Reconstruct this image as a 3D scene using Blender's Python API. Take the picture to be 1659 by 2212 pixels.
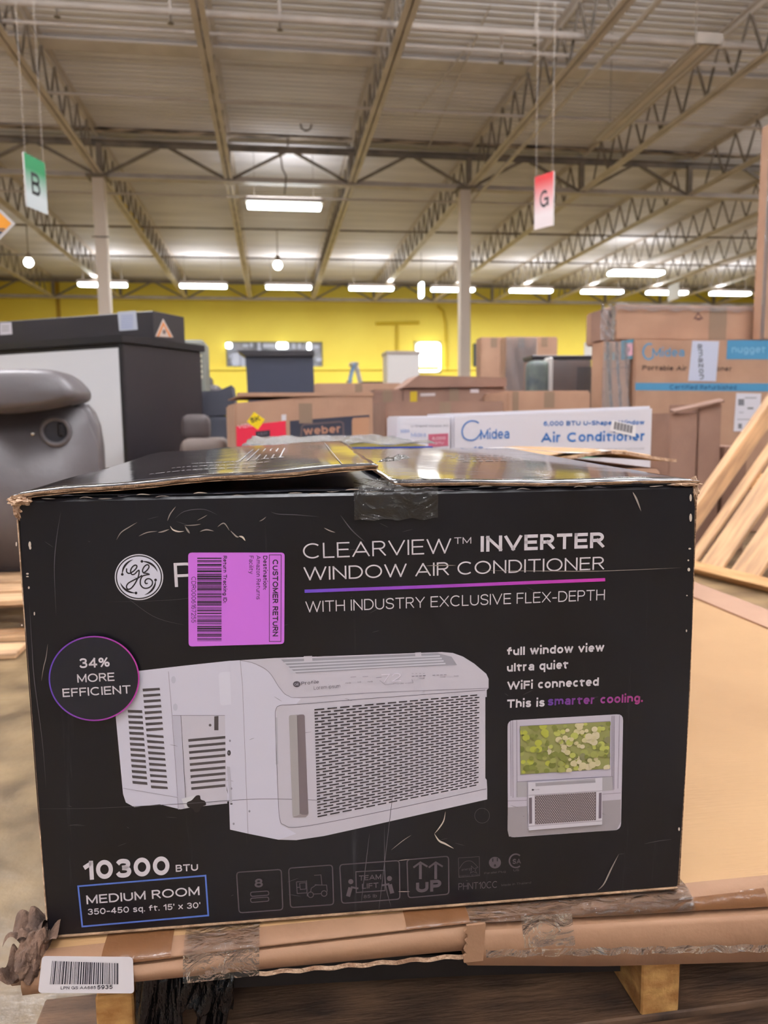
import bpy, bmesh, math, random
from mathutils import Vector, Matrix
for o in list(bpy.data.objects): bpy.data.objects.remove(o, do_unlink=True)
SC = bpy.context.scene; COL = SC.collection
random.seed(4)
R = math.radians
# ------------------------------------------------------------------ camera
YAW, PITCH, ROLL, FPX, CAMH = 8.2, 6.9, 0.6, 1650.0, 0.72
_y, _p, _r = R(YAW), R(PITCH), R(ROLL)
FWD = Vector((math.sin(_y)*math.cos(_p), math.cos(_y)*math.cos(_p), -math.sin(_p)))
_r0 = Vector((math.cos(_y), -math.sin(_y), 0)); _u0 = _r0.cross(FWD)
RGT = math.cos(_r)*_r0 - math.sin(_r)*_u0
UPV = math.cos(_r)*_u0 + math.sin(_r)*_r0
CAM = Vector((0, 0, CAMH))
cd = bpy.data.cameras.new('camera'); cam = bpy.data.objects.new('camera', cd); COL.objects.link(cam)
m = Matrix((RGT, UPV, -FWD)).transposed().to_4x4(); m.translation = CAM; cam.matrix_world = m
cd.sensor_fit = 'VERTICAL'; cd.sensor_height = 36.0; cd.lens = FPX/2212*36
cd.clip_start = 0.02; cd.clip_end = 200
cd.dof.use_dof = True; cd.dof.focus_distance = 0.77; cd.dof.aperture_fstop = 7.5
SC.camera = cam
# ------------------------------------------------------------------ world, lights, exposure
SC.view_settings.view_transform = 'Standard'; SC.view_settings.look = 'None'
SC.view_settings.gamma = 1.0; SC.view_settings.use_curve_mapping = False
SC.view_settings.exposure = 0.0
w = bpy.data.worlds.new('open_side_fill'); SC.world = w; w.use_nodes = True  # even fill from the open side, added to light the box fronts
w.node_tree.nodes['Background'].inputs[0].default_value = (0.93, 0.94, 1.0, 1)
w.node_tree.nodes['Background'].inputs[1].default_value = 0.32
def area_light(name, loc, sx, sy, power, color=(1.0, .90, .78), up=False):
    ld = bpy.data.lights.new(name, 'AREA'); ld.shape = 'RECTANGLE'; ld.size = sx; ld.size_y = sy
    ld.energy = power; ld.color = color
    o = bpy.data.objects.new(name, ld); COL.objects.link(o); o.location = loc
    if up: o.rotation_euler = (math.pi, 0, 0)
    return o
# unseen lamps over the hall, positions assumed; later ones added to brighten the ceiling
UNSEEN_LAMPS = [(-5.0, 0.8), (0.0, -1.2), (3.6, 1.2), (-2.6, 5.2), (2.8, 5.4), (9, 4.5), (-6, -5), (0, -6), (6, -5), (-9, 6), (-8, 11), (12, 11), (-10, 17), (16.5, 17)]
# ------------------------------------------------------------------ measuring: from a pixel of the photograph to a place in the hall
def ray(x, y): return FWD + RGT*((x-829.5)/FPX) - UPV*((y-1106)/FPX)
def atY(x, y, Y): d = ray(x, y); return CAM + d*(Y/d.y)
def atZ(x, y, z): d = ray(x, y); return CAM + d*((z-CAMH)/d.z)
def atPlane(x, y, o, n): d = ray(x, y); return CAM + d*((o-CAM).dot(n)/d.dot(n))
def lin(c):
    c = c/255.0
    return c/12.92 if c <= .04045 else ((c+.055)/1.055)**2.4
def rgb(r, g, b): return (lin(r), lin(g), lin(b), 1.0)
# ------------------------------------------------------------------ materials
def mat(name, col, rough=.6, metal=0, var=None, vscale=6, vstretch=(1,1,1), bump=0, bscale=40, bstretch=(1,1,1), emit=None, alpha=None, spec=.5, coat=0, detail=5, trans=0):
    M = bpy.data.materials.new(name); M.use_nodes = True; nt = M.node_tree; N = nt.nodes; L = nt.links
    b = N['Principled BSDF']; b.inputs['Base Color'].default_value = col; b.inputs['Roughness'].default_value = rough
    b.inputs['Metallic'].default_value = metal; b.inputs['Specular IOR Level'].default_value = spec
    b.inputs['Coat Weight'].default_value = coat; b.inputs['Coat Roughness'].default_value = .08
    tc = N.new('ShaderNodeTexCoord')
    def noise(scale, stretch):
        mp = N.new('ShaderNodeMapping'); mp.inputs['Scale'].default_value = stretch
        nz = N.new('ShaderNodeTexNoise'); nz.inputs['Scale'].default_value = scale; nz.inputs['Detail'].default_value = detail
        L.new(tc.outputs['Object'], mp.inputs[0]); L.new(mp.outputs[0], nz.inputs['Vector']); return nz
    if var is not None:
        nz = noise(vscale, vstretch); rp = N.new('ShaderNodeValToRGB')
        rp.color_ramp.elements[0].position = .35; rp.color_ramp.elements[1].position = .65
        rp.color_ramp.elements[0].color = col; rp.color_ramp.elements[1].color = var
        L.new(nz.outputs['Fac'], rp.inputs[0]); L.new(rp.outputs[0], b.inputs['Base Color'])
    if bump:
        nb = noise(bscale, bstretch); bp = N.new('ShaderNodeBump'); bp.inputs['Strength'].default_value = bump; bp.inputs['Distance'].default_value = .01
        L.new(nb.outputs['Fac'], bp.inputs['Height']); L.new(bp.outputs[0], b.inputs['Normal'])
    if emit:
        b.inputs['Emission Color'].default_value = emit[0]; b.inputs['Emission Strength'].default_value = emit[1]
    if alpha is not None: b.inputs['Alpha'].default_value = alpha
    if trans: b.inputs['Transmission Weight'].default_value = trans
    return M
def print_mat(name, rough=.35, coat=0.0):
    M = bpy.data.materials.new(name); M.use_nodes = True; N = M.node_tree.nodes
    a = N.new('ShaderNodeAttribute'); a.attribute_name = 'Col'
    b = N['Principled BSDF']; b.inputs['Roughness'].default_value = rough; b.inputs['Coat Weight'].default_value = coat
    M.node_tree.links.new(a.outputs['Color'], b.inputs['Base Color']); return M
MT = {}
MT['print'] = print_mat('printed_ink')
MT['paper'] = print_mat('printed_paper', .55)
MT['steel'] = mat('painted_steel', rgb(208,198,190), .5, var=rgb(190,180,172), vscale=2.2)
MT['steel_dark'] = mat('dusty_web_steel', rgb(142,130,118), .6, var=rgb(110,102,94), vscale=3)
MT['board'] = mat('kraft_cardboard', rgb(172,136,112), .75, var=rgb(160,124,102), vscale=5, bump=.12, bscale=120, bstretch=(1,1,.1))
MT['board_shaded'] = mat('folded_kraft_edge', rgb(150,114,86), .7, var=rgb(138,102,76), vscale=5, bump=.12, bscale=60)  # front folds of the cartons painted darker, standing in for shade
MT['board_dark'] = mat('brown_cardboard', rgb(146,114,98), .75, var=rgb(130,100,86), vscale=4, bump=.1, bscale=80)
MT['board_tan'] = mat('tan_cardboard', rgb(176,139,96), .7, var=rgb(164,127,86), vscale=2.5, bump=.12, bscale=30, bstretch=(1,8,1))
MT['edge'] = mat('corrugated_edge', rgb(172,138,108), .85, var=rgb(120,90,66), vscale=60, vstretch=(1,1,8), bump=.5, bscale=150)
MT['torn'] = mat('torn_board_fibre', rgb(214,182,154), .9, var=rgb(160,124,98), vscale=70, bump=.6, bscale=160)
MT['torn_dark'] = mat('crushed_board_fibre', rgb(118,90,72), .9, var=rgb(64,48,40), vscale=30, bump=.7, bscale=90)
MT['white_board'] = mat('white_coated_board', rgb(216,214,222), .35, bump=.05, bscale=20)
MT['black'] = mat('black_lacquer', rgb(30,28,32), .35, bump=.03, bscale=12)
MT['black_matte'] = mat('black_laminate', rgb(38,34,38), .42)
MT['charcoal'] = mat('charcoal_upholstery', rgb(70,70,76), .8, bump=.2, bscale=60)
MT['leather'] = mat('grey_leather', rgb(104,99,101), .42, var=rgb(91,86,88), vscale=3, bump=.3, bscale=14)
MT['white_panel'] = mat('white_panel', rgb(214,210,208), .4)
MT['wood'] = mat('pine_lumber', rgb(226,182,128), .7, var=rgb(196,148,98), vscale=5, vstretch=(10,1,10), bump=.25, bscale=12, bstretch=(10,1,10))
MT['wood_y'] = mat('weathered_pine_board', rgb(222,180,136), .75, var=rgb(170,136,104), vscale=3.5, vstretch=(1,8,8), bump=.25, bscale=10, bstretch=(1,12,12))
MT['wood_dark'] = mat('old_pallet_board', rgb(124,94,70), .7, var=rgb(58,44,36), vscale=7, vstretch=(1.2,3,1), bump=.35, bscale=26, bstretch=(1,6,1), detail=10)
MT['osb'] = mat('pine_end_grain', rgb(214,166,100), .8, var=rgb(170,118,62), vscale=28, vstretch=(1,1,2), bump=.5, bscale=60)
MT['tape'] = mat('clear_packing_tape', rgb(205,185,160), .1, alpha=.12, spec=.9, bump=.9, bscale=45, bstretch=(1,3,1))
def clear_film(name, tint, bscale, bstretch, bump, diff):
    M = bpy.data.materials.new(name); M.use_nodes = True; nt = M.node_tree; N = nt.nodes; L = nt.links; N.remove(N['Principled BSDF'])
    tr = N.new('ShaderNodeBsdfTransparent'); gl_ = N.new('ShaderNodeBsdfGlossy'); gl_.inputs['Roughness'].default_value = .12; df = N.new('ShaderNodeBsdfDiffuse'); df.inputs[0].default_value = tint
    m1 = N.new('ShaderNodeMixShader'); m2 = N.new('ShaderNodeMixShader'); fr_ = N.new('ShaderNodeFresnel'); fr_.inputs[0].default_value = 1.6
    tc = N.new('ShaderNodeTexCoord'); mp = N.new('ShaderNodeMapping'); mp.inputs['Scale'].default_value = bstretch; nz = N.new('ShaderNodeTexNoise'); nz.inputs['Scale'].default_value = bscale; nz.inputs['Detail'].default_value = 3; nz.inputs['Distortion'].default_value = 1.5
    bp = N.new('ShaderNodeBump'); bp.inputs['Strength'].default_value = bump; bp.inputs['Distance'].default_value = .01
    L.new(tc.outputs['Object'], mp.inputs[0]); L.new(mp.outputs[0], nz.inputs['Vector']); L.new(nz.outputs['Fac'], bp.inputs['Height'])
    for q in (gl_, fr_): L.new(bp.outputs[0], q.inputs['Normal'])
    m1.inputs[0].default_value = diff; L.new(tr.outputs[0], m1.inputs[1]); L.new(df.outputs[0], m1.inputs[2])
    L.new(fr_.outputs[0], m2.inputs[0]); L.new(m1.outputs[0], m2.inputs[1]); L.new(gl_.outputs[0], m2.inputs[2]); L.new(m2.outputs[0], N['Material Output'].inputs[0]); return M
MT['tape'] = clear_film('clear_packing_tape', rgb(205,190,170), 38, (1,3,1), .9, .03)
MT['tape_pale'] = clear_film('pale_carton_tape', rgb(206,176,150), 10, (1,1,1), .1, .45)
MT['tape_brown'] = mat('brown_packing_tape', rgb(122,82,52), .22, alpha=.85, bump=.25, bscale=50)
MT['wrap'] = clear_film('stretch_wrap', rgb(215,215,222), 14, (3,3,.6), .9, .22)
MT['film'] = mat('black_stretch_film', rgb(9,9,13), .2, spec=.6, bump=1.0, bscale=30, bstretch=(3,1,1))
MT['tube'] = mat('lit_lamp_tube', rgb(255,255,255), .5, emit=((.86,1.0,.97,1), 14.0))
MT['spot'] = mat('lit_lamp_lens', rgb(255,255,255), .5, emit=((.95,1.0,.9,1), 22.0))
MT['daylight'] = mat('bright_window_pane', rgb(255,255,255), .3, emit=((.95,.98,1,1), 3.2))
MT['alu'] = mat('galvanised_housing', rgb(168,156,148), .4, metal=.3)
MT['dark'] = mat('dark_recess', rgb(10,9,10), .8)
# ------------------------------------------------------------------ object helpers
def tag(o, label=None, cat=None, group=None, kind=None):
    if label: o['label'] = label
    if cat: o['category'] = cat
    if group: o['group'] = group
    if kind: o['kind'] = kind
    return o
def empty(name, loc=(0,0,0), rz=0, label=None, cat=None, group=None):
    o = bpy.data.objects.new(name, None); COL.objects.link(o); o.location = loc; o.rotation_euler = (0,0,rz)
    o.empty_display_size = .1
    return tag(o, label, cat, group)
def link(name, me, M, parent=None):
    o = bpy.data.objects.new(name, me); COL.objects.link(o)
    if M is not None and not me.materials:
        for q in (M if isinstance(M, (list, tuple)) else [M]): me.materials.append(q)
    if parent is not None: o.parent = parent
    return o
def link_world(name, me, M, parent, pw):
    """mesh given in world coordinates, parent at pw (Matrix)"""
    me.transform(pw.inverted()); return link(name, me, M, parent)
class MB:
    def __init__(s): s.bm = bmesh.new()
    def box(s, c, d, rot=None, mi=0, bev=0, seg=1):
        r = bmesh.ops.create_cube(s.bm, size=1.0); vs = r['verts']
        M4 = Matrix.Diagonal((d[0], d[1], d[2], 1))
        if rot is not None: M4 = rot.to_4x4() @ M4
        M4 = Matrix.Translation(c) @ M4
        bmesh.ops.transform(s.bm, matrix=M4, verts=vs)
        fs = {f for v in vs for f in v.link_faces}
        for f in fs: f.material_index = mi
        if bev:
            es = list({e for f in fs for e in f.edges})
            bmesh.ops.bevel(s.bm, geom=es, offset=bev, segments=seg, affect='EDGES', profile=.6)
        return s
    def lohi(s, lo, hi, **k):
        lo, hi = Vector(lo), Vector(hi); return s.box((lo+hi)/2, hi-lo, **k)
    def tube(s, a, b, r, n=8, r2=None, mi=0):
        a, b = Vector(a), Vector(b); d = b-a
        r_ = bmesh.ops.create_cone(s.bm, cap_ends=True, segments=n, radius1=r, radius2=r if r2 is None else r2, depth=d.length)
        q = d.to_track_quat('Z', 'Y').to_matrix().to_4x4()
        bmesh.ops.transform(s.bm, matrix=Matrix.Translation((a+b)/2) @ q, verts=r_['verts'])
        for f in {f for v in r_['verts'] for f in v.link_faces}: f.material_index = mi
        return s
    def bar(s, a, b, w, h, up=Vector((0,0,1)), mi=0, bev=0):
        a, b = Vector(a), Vector(b); d = (b-a); L_ = d.length; z = d.normalized()
        x = z.cross(up)
        if x.length < 1e-4: x = Vector((1,0,0))
        x.normalize(); y = z.cross(x)
        return s.box((a+b)/2, (w, h, L_), rot=Matrix((x, y, z)).transposed(), mi=mi, bev=bev)
    def poly(s, pts, thick_vec, mi=0):
        t = Vector(thick_vec); n = len(pts)
        v0 = [s.bm.verts.new(Vector(p)) for p in pts]; v1 = [s.bm.verts.new(Vector(p)+t) for p in pts]
        fs = [s.bm.faces.new(v0), s.bm.faces.new(v1[::-1])]
        for i in range(n): fs.append(s.bm.faces.new((v0[i], v1[i], v1[(i+1)%n], v0[(i+1)%n])))
        for f in fs: f.material_index = mi
        return s
    def grid(s, fn, nu, nv, mi=0):
        vs = [[s.bm.verts.new(fn(i/nu, j/nv)) for j in range(nv+1)] for i in range(nu+1)]
        for i in range(nu):
            for j in range(nv):
                f = s.bm.faces.new((vs[i][j], vs[i+1][j], vs[i+1][j+1], vs[i][j+1])); f.smooth = True; f.material_index = mi
        return s
    def mesh(s, name, smooth=False):
        bmesh.ops.recalc_face_normals(s.bm, faces=s.bm.faces)
        me = bpy.data.meshes.new(name)
        if smooth:
            for f in s.bm.faces: f.smooth = True
        s.bm.to_mesh(me); s.bm.free(); return me
    def build(s, name, M, parent=None, smooth=False): return link(name, s.mesh(name, smooth), M, parent)
def sheet(fn, nu, nv, th, name, M, parent, rim_mi=0):
    """a bent sheet with real thickness"""
    b = bmesh.new(); top = [[b.verts.new(fn(i/nu, j/nv)) for j in range(nv+1)] for i in range(nu+1)]
    bot = [[b.verts.new(Vector(fn(i/nu, j/nv))-Vector((0,0,th))) for j in range(nv+1)] for i in range(nu+1)]
    for i in range(nu):
        for j in range(nv):
            f = b.faces.new((top[i][j], top[i+1][j], top[i+1][j+1], top[i][j+1])); f.smooth = True
            f = b.faces.new((bot[i][j], bot[i][j+1], bot[i+1][j+1], bot[i+1][j])); f.smooth = True
    def rim(a0, a1, b0, b1):
        f = b.faces.new((a0, b0, b1, a1)); f.material_index = rim_mi
    for i in range(nu):
        rim(top[i][0], top[i+1][0], bot[i][0], bot[i+1][0]); rim(top[i+1][nv], top[i][nv], bot[i+1][nv], bot[i][nv])
    for j in range(nv):
        rim(top[0][j+1], top[0][j], bot[0][j+1], bot[0][j]); rim(top[nu][j], top[nu][j+1], bot[nu][j], bot[nu][j+1])
    bmesh.ops.recalc_face_normals(b, faces=b.faces)
    me = bpy.data.meshes.new(name); b.to_mesh(me); b.free(); return link(name, me, M, parent)
# ------------------------------------------------------------------ printing on real planes
_glyphs = {}
def _arc(cx, cy, rx, ry, a0, a1, n=14): return [(cx+rx*math.cos(R(a0+(a1-a0)*i/n)), cy+ry*math.sin(R(a0+(a1-a0)*i/n))) for i in range(n+1)]
def _cr(pts, n=5):
    out = []; m_ = len(pts)
    for i in range(m_-1):
        p0, p1, p2, p3 = pts[max(0,i-1)], pts[i], pts[i+1], pts[min(m_-1,i+2)]
        for q in range(n):
            t = q/n; out.append(tuple(.5*(2*p1[a]+(-p0[a]+p2[a])*t+(2*p0[a]-5*p1[a]+4*p2[a]-p3[a])*t*t+(-p0[a]+3*p1[a]-3*p2[a]+p3[a])*t**3) for a in (0,1)))
    return out+[pts[-1]]
_X = .73
_arch = [(0,.42)]+_arc(.27,.43,.27,.30,180,0,12)+[(.54,0)]
_S = _cr([(.70,.80),(.60,.95),(.36,1),(.12,.93),(.03,.76),(.13,.59),(.36,.52),(.62,.43),(.70,.25),(.6,.06),(.35,0),(.1,.06),(0,.23)])
# letter: (width, strokes as centre lines on a cap height of 1)
FONT = {
'A': (.92, [[(0,0),(.46,1)],[(.46,1),(.92,0)],[(.15,.30),(.77,.30)]]), 'B': (.68, [[(0,0),(0,1)],[(0,1),(.40,1)]+_arc(.40,.765,.24,.235,90,-90)+[(0,.53)],[(0,.53),(.42,.53)]+_arc(.42,.265,.26,.265,90,-90)+[(0,0)]]),
'C': (.9, [_arc(.5,.5,.5,.5,48,312,26)]), 'D': (.82, [[(0,0),(0,1)],[(0,1),(.34,1)]+_arc(.34,.5,.48,.5,90,-90,20)+[(0,0)]]), 'E': (.64, [[(0,0),(0,1)],[(0,1),(.64,1)],[(0,.52),(.58,.52)],[(0,0),(.64,0)]]),
'F': (.6, [[(0,0),(0,1)],[(0,1),(.6,1)],[(0,.5),(.54,.5)]]), 'G': (.95, [_arc(.5,.5,.5,.5,48,360,28),[(.56,.47),(1,.47)],[(1,.47),(1,.05)]]), 'H': (.78, [[(0,0),(0,1)],[(.78,0),(.78,1)],[(0,.52),(.78,.52)]]),
'I': (0, [[(0,0),(0,1)]]), 'J': (.5, [[(.5,1),(.5,.28)]+_arc(.25,.27,.25,.27,0,-180)]), 'K': (.72, [[(0,0),(0,1)],[(0,.36),(.7,1)],[(.22,.56),(.72,0)]]), 'L': (.56, [[(0,0),(0,1)],[(0,0),(.56,0)]]),
'M': (.92, [[(0,0),(0,1)],[(0,1),(.46,.12)],[(.46,.12),(.92,1)],[(.92,1),(.92,0)]]), 'N': (.78, [[(0,0),(0,1)],[(0,1),(.78,0)],[(.78,0),(.78,1)]]), 'O': (1, [_arc(.5,.5,.5,.5,0,360,32)]),
'P': (.66, [[(0,0),(0,1)],[(0,1),(.38,1)]+_arc(.38,.73,.28,.27,90,-90)+[(0,.46)]]), 'Q': (1, [_arc(.5,.5,.5,.5,0,360,32),[(.62,.24),(.95,0)]]), 'R': (.7, [[(0,0),(0,1)],[(0,1),(.40,1)]+_arc(.40,.745,.27,.255,90,-90)+[(0,.49)],[(.36,.49),(.70,0)]]),
'S': (.7, [_S]), 'T': (.76, [[(0,1),(.76,1)],[(.38,0),(.38,1)]]), 'U': (.76, [[(0,1),(0,.36)]+_arc(.38,.36,.38,.36,180,360)+[(.76,1)]]), 'V': (.88, [[(0,1),(.44,0)],[(.44,0),(.88,1)]]),
'W': (1.36, [[(0,1),(.34,0)],[(.34,0),(.68,1)],[(.68,1),(1.02,0)],[(1.02,0),(1.36,1)]]), 'X': (.8, [[(0,0),(.8,1)],[(0,1),(.8,0)]]), 'Y': (.8, [[(0,1),(.4,.46)],[(.8,1),(.4,.46)],[(.4,.46),(.4,0)]]), 'Z': (.7, [[(0,1),(.7,1)],[(.7,1),(0,0)],[(0,0),(.7,0)]]),
'0': (.7, [_arc(.35,.5,.35,.5,0,360,30)]), '1': (.30, [[(.30,0),(.30,1)],[(.28,.98),(0,.76)]]), '2': (.64, [_cr([(.02,.74),(.1,.93),(.32,1),(.54,.93),(.62,.74),(.5,.5),(.2,.2),(0,0)]),[(0,0),(.64,0)]]),
'3': (.64, [_cr([(.02,.82),(.14,.96),(.33,1),(.54,.93),(.60,.76),(.5,.58),(.26,.53)]),_cr([(.26,.53),(.54,.47),(.64,.26),(.54,.06),(.32,0),(.1,.05),(0,.22)])]), '4': (.68, [[(.5,0),(.5,1)],[(.5,1),(0,.28)],[(0,.26),(.68,.26)]]),
'5': (.62, [[(.56,1),(.1,1)],[(.1,1),(.06,.52)],_cr([(.06,.52),(.32,.62),(.56,.52),(.62,.31),(.52,.07),(.3,0),(.1,.05),(0,.2)])]), '6': (.64, [_arc(.32,.31,.32,.31,0,360,24),_cr([(0,.36),(.04,.74),(.2,.95),(.38,1),(.58,.88)])]),
'7': (.6, [[(0,1),(.6,1)],[(.6,1),(.18,0)]]), '8': (.64, [_arc(.32,.27,.32,.27,0,360,24),_arc(.32,.765,.27,.235,0,360,22)]), '9': (.64, [_arc(.32,.69,.32,.31,0,360,24),_cr([(.64,.64),(.60,.26),(.44,.05),(.26,0),(.06,.12)])]),
'a': (.54, [_cr([(.04,.57),(.15,.70),(.29,_X),(.46,.68),(.54,.5)]),[(.54,.52),(.54,0)],_cr([(.54,.41),(.25,.39),(.05,.31),(.01,.18),(.12,.03),(.3,0),(.46,.07),(.54,.22)])]),
'b': (.56, [[(0,0),(0,1)],_arc(.28,_X/2,.28,_X/2,0,360,22)]), 'c': (.5, [_arc(.28,_X/2,.28,_X/2,46,314,20)]), 'd': (.56, [[(.56,0),(.56,1)],_arc(.28,_X/2,.28,_X/2,0,360,22)]), 'e': (.56, [[(.02,.37),(.56,.37)],_arc(.28,_X/2,.28,_X/2,0,318,22)]),
'f': (.42, [[(.14,0),(.14,.8)]+_arc(.32,.82,.18,.18,180,95,6)+[(.42,1)],[(0,.66),(.42,.66)]]), 'g': (.56, [_arc(.28,_X/2,.28,_X/2,0,360,22),[(.56,_X),(.56,-.02)]+_arc(.29,-.04,.27,.24,0,-150,12)]), 'h': (.54, [[(0,0),(0,1)],_arch]),
'i': (0, [[(0,0),(0,.66)],[(0,1.13),(0,1.15)]]), 'j': (.1, [[(.1,_X),(.1,-.15),(0,-.25)],[(.1,1.13),(.1,1.15)]]), 'k': (.5, [[(0,0),(0,1)],[(0,.26),(.48,_X)],[(.17,.42),(.5,0)]]), 'l': (0, [[(0,0),(0,1)]]),
'm': (.92, [[(0,0),(0,_X)],[(0,.45)]+_arc(.23,.46,.23,.27,180,0,10)+[(.46,0)],[(.46,.45)]+_arc(.69,.46,.23,.27,180,0,10)+[(.92,0)]]), 'n': (.54, [[(0,0),(0,_X)],_arch]), 'o': (.58, [_arc(.29,_X/2,.29,_X/2,0,360,24)]),
'p': (.56, [[(0,-.27),(0,_X)],_arc(.28,_X/2,.28,_X/2,0,360,22)]), 'q': (.56, [[(.56,-.27),(.56,_X)],_arc(.28,_X/2,.28,_X/2,0,360,22)]), 'r': (.34, [[(0,0),(0,_X)],[(0,.42)]+_arc(.26,.45,.26,.28,180,70,8)]),
's': (.5, [[(x*.7, y*_X) for x, y in _S]]), 't': (.44, [[(.14,.95),(.14,.16)]+_arc(.30,.16,.16,.16,180,280,6),[(0,.70),(.44,.70)]]), 'u': (.54, [[(0,_X),(0,.3)]+_arc(.27,.3,.27,.3,180,360,12)+[(.54,.4)],[(.54,0),(.54,_X)]]),
'v': (.58, [[(0,_X),(.29,0)],[(.29,0),(.58,_X)]]), 'w': (.9, [[(0,_X),(.22,0)],[(.22,0),(.45,_X)],[(.45,_X),(.68,0)],[(.68,0),(.9,_X)]]), 'x': (.54, [[(0,0),(.54,_X)],[(0,_X),(.54,0)]]), 'y': (.58, [[(0,_X),(.30,.02)],[(.58,_X),(.26,-.12),(.1,-.26)]]), 'z': (.5, [[(0,_X),(.5,_X)],[(.5,_X),(0,0)],[(0,0),(.5,0)]]),
'.': (0, [[(0,0),(0,.03)]]), ',': (0, [[(0,.03),(0,-.1)]]), ':': (0, [[(0,0),(0,.03)],[(0,.5),(0,.53)]]), "'": (0, [[(0,.8),(0,1)]]), '"': (.18, [[(0,.8),(0,1)],[(.18,.8),(.18,1)]]), '-': (.36, [[(0,.38),(.36,.38)]]),
'%': (.95, [_arc(.18,.76,.18,.22,0,360,14),_arc(.77,.24,.18,.22,0,360,14),[(.75,1),(.2,0)]]), ' ': (.22, [])}
CAPH = 1.0
def glyph(txt, bold=0.0):
    """text as a flat mesh made of even strokes"""
    k = (txt, bold)
    if k in _glyphs: return _glyphs[k]
    t = max(.07, .115+bold*3.1); h = t/2; V = []; F = []; x0 = 0.0
    for ch in txt:
        wd, st = FONT.get(ch, FONT[' '])
        wide = wd*(1+.5*max(0, t-.12))
        for pl in st:
            closed = len(pl) > 8 and math.hypot(pl[0][0]-pl[-1][0], pl[0][1]-pl[-1][1]) < .02
            P_ = [(x0+h+(px/wd*wide if wd else 0), (h+py*(1-t)) if py >= 0 else h+py) for px, py in pl]
            P_ = [p for i_, p in enumerate(P_) if i_ == 0 or math.hypot(p[0]-P_[i_-1][0], p[1]-P_[i_-1][1]) > 1e-5]
            if closed: P_ = P_[:-1]
            elif len(P_) > 1:
                def ext(a, b):
                    l_ = math.hypot(a[0]-b[0], a[1]-b[1]); return (a[0]+(a[0]-b[0])/l_*h*.98, a[1]+(a[1]-b[1])/l_*h*.98)
                if len(pl) < 8: P_ = [ext(P_[0], P_[1])]+P_[1:-1]+[ext(P_[-1], P_[-2])]
            n = len(P_); b = len(V)
            for i_ in range(n):
                p = P_[i_]; a = P_[(i_-1) % n] if closed or i_ else p; c = P_[(i_+1) % n] if closed or i_ < n-1 else p
                e = []
                for q_, r__ in ((a,p),(p,c)):
                    l_ = math.hypot(r__[0]-q_[0], r__[1]-q_[1])
                    if l_ > 1e-7: e.append(((r__[0]-q_[0])/l_, (r__[1]-q_[1])/l_))
                tx, ty = sum(q_[0] for q_ in e), sum(q_[1] for q_ in e); l_ = math.hypot(tx, ty) or 1; tx /= l_; ty /= l_
                cs = max(.6, abs(tx*e[0][0]+ty*e[0][1]))
                for sg_ in (1,-1):
                    y_ = p[1]+sg_*tx*h/cs
                    if min(q_[1] for q_ in pl) >= 0 and max(q_[1] for q_ in pl) <= 1: y_ = min(1, max(0, y_))
                    V.append(Vector((p[0]-sg_*ty*h/cs, y_, 0)))
            F += [(b+2*i_, b+2*i_+1, b+(2*i_+3) % (2*n), b+(2*i_+2) % (2*n)) for i_ in range(n if closed else n-1)]
        x0 += wide+t+(.15 if ch != ' ' else .1)
    xs = [v.x for v in V]; _glyphs[k] = (V, F, min(xs), max(xs)); return _glyphs[k]
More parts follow.
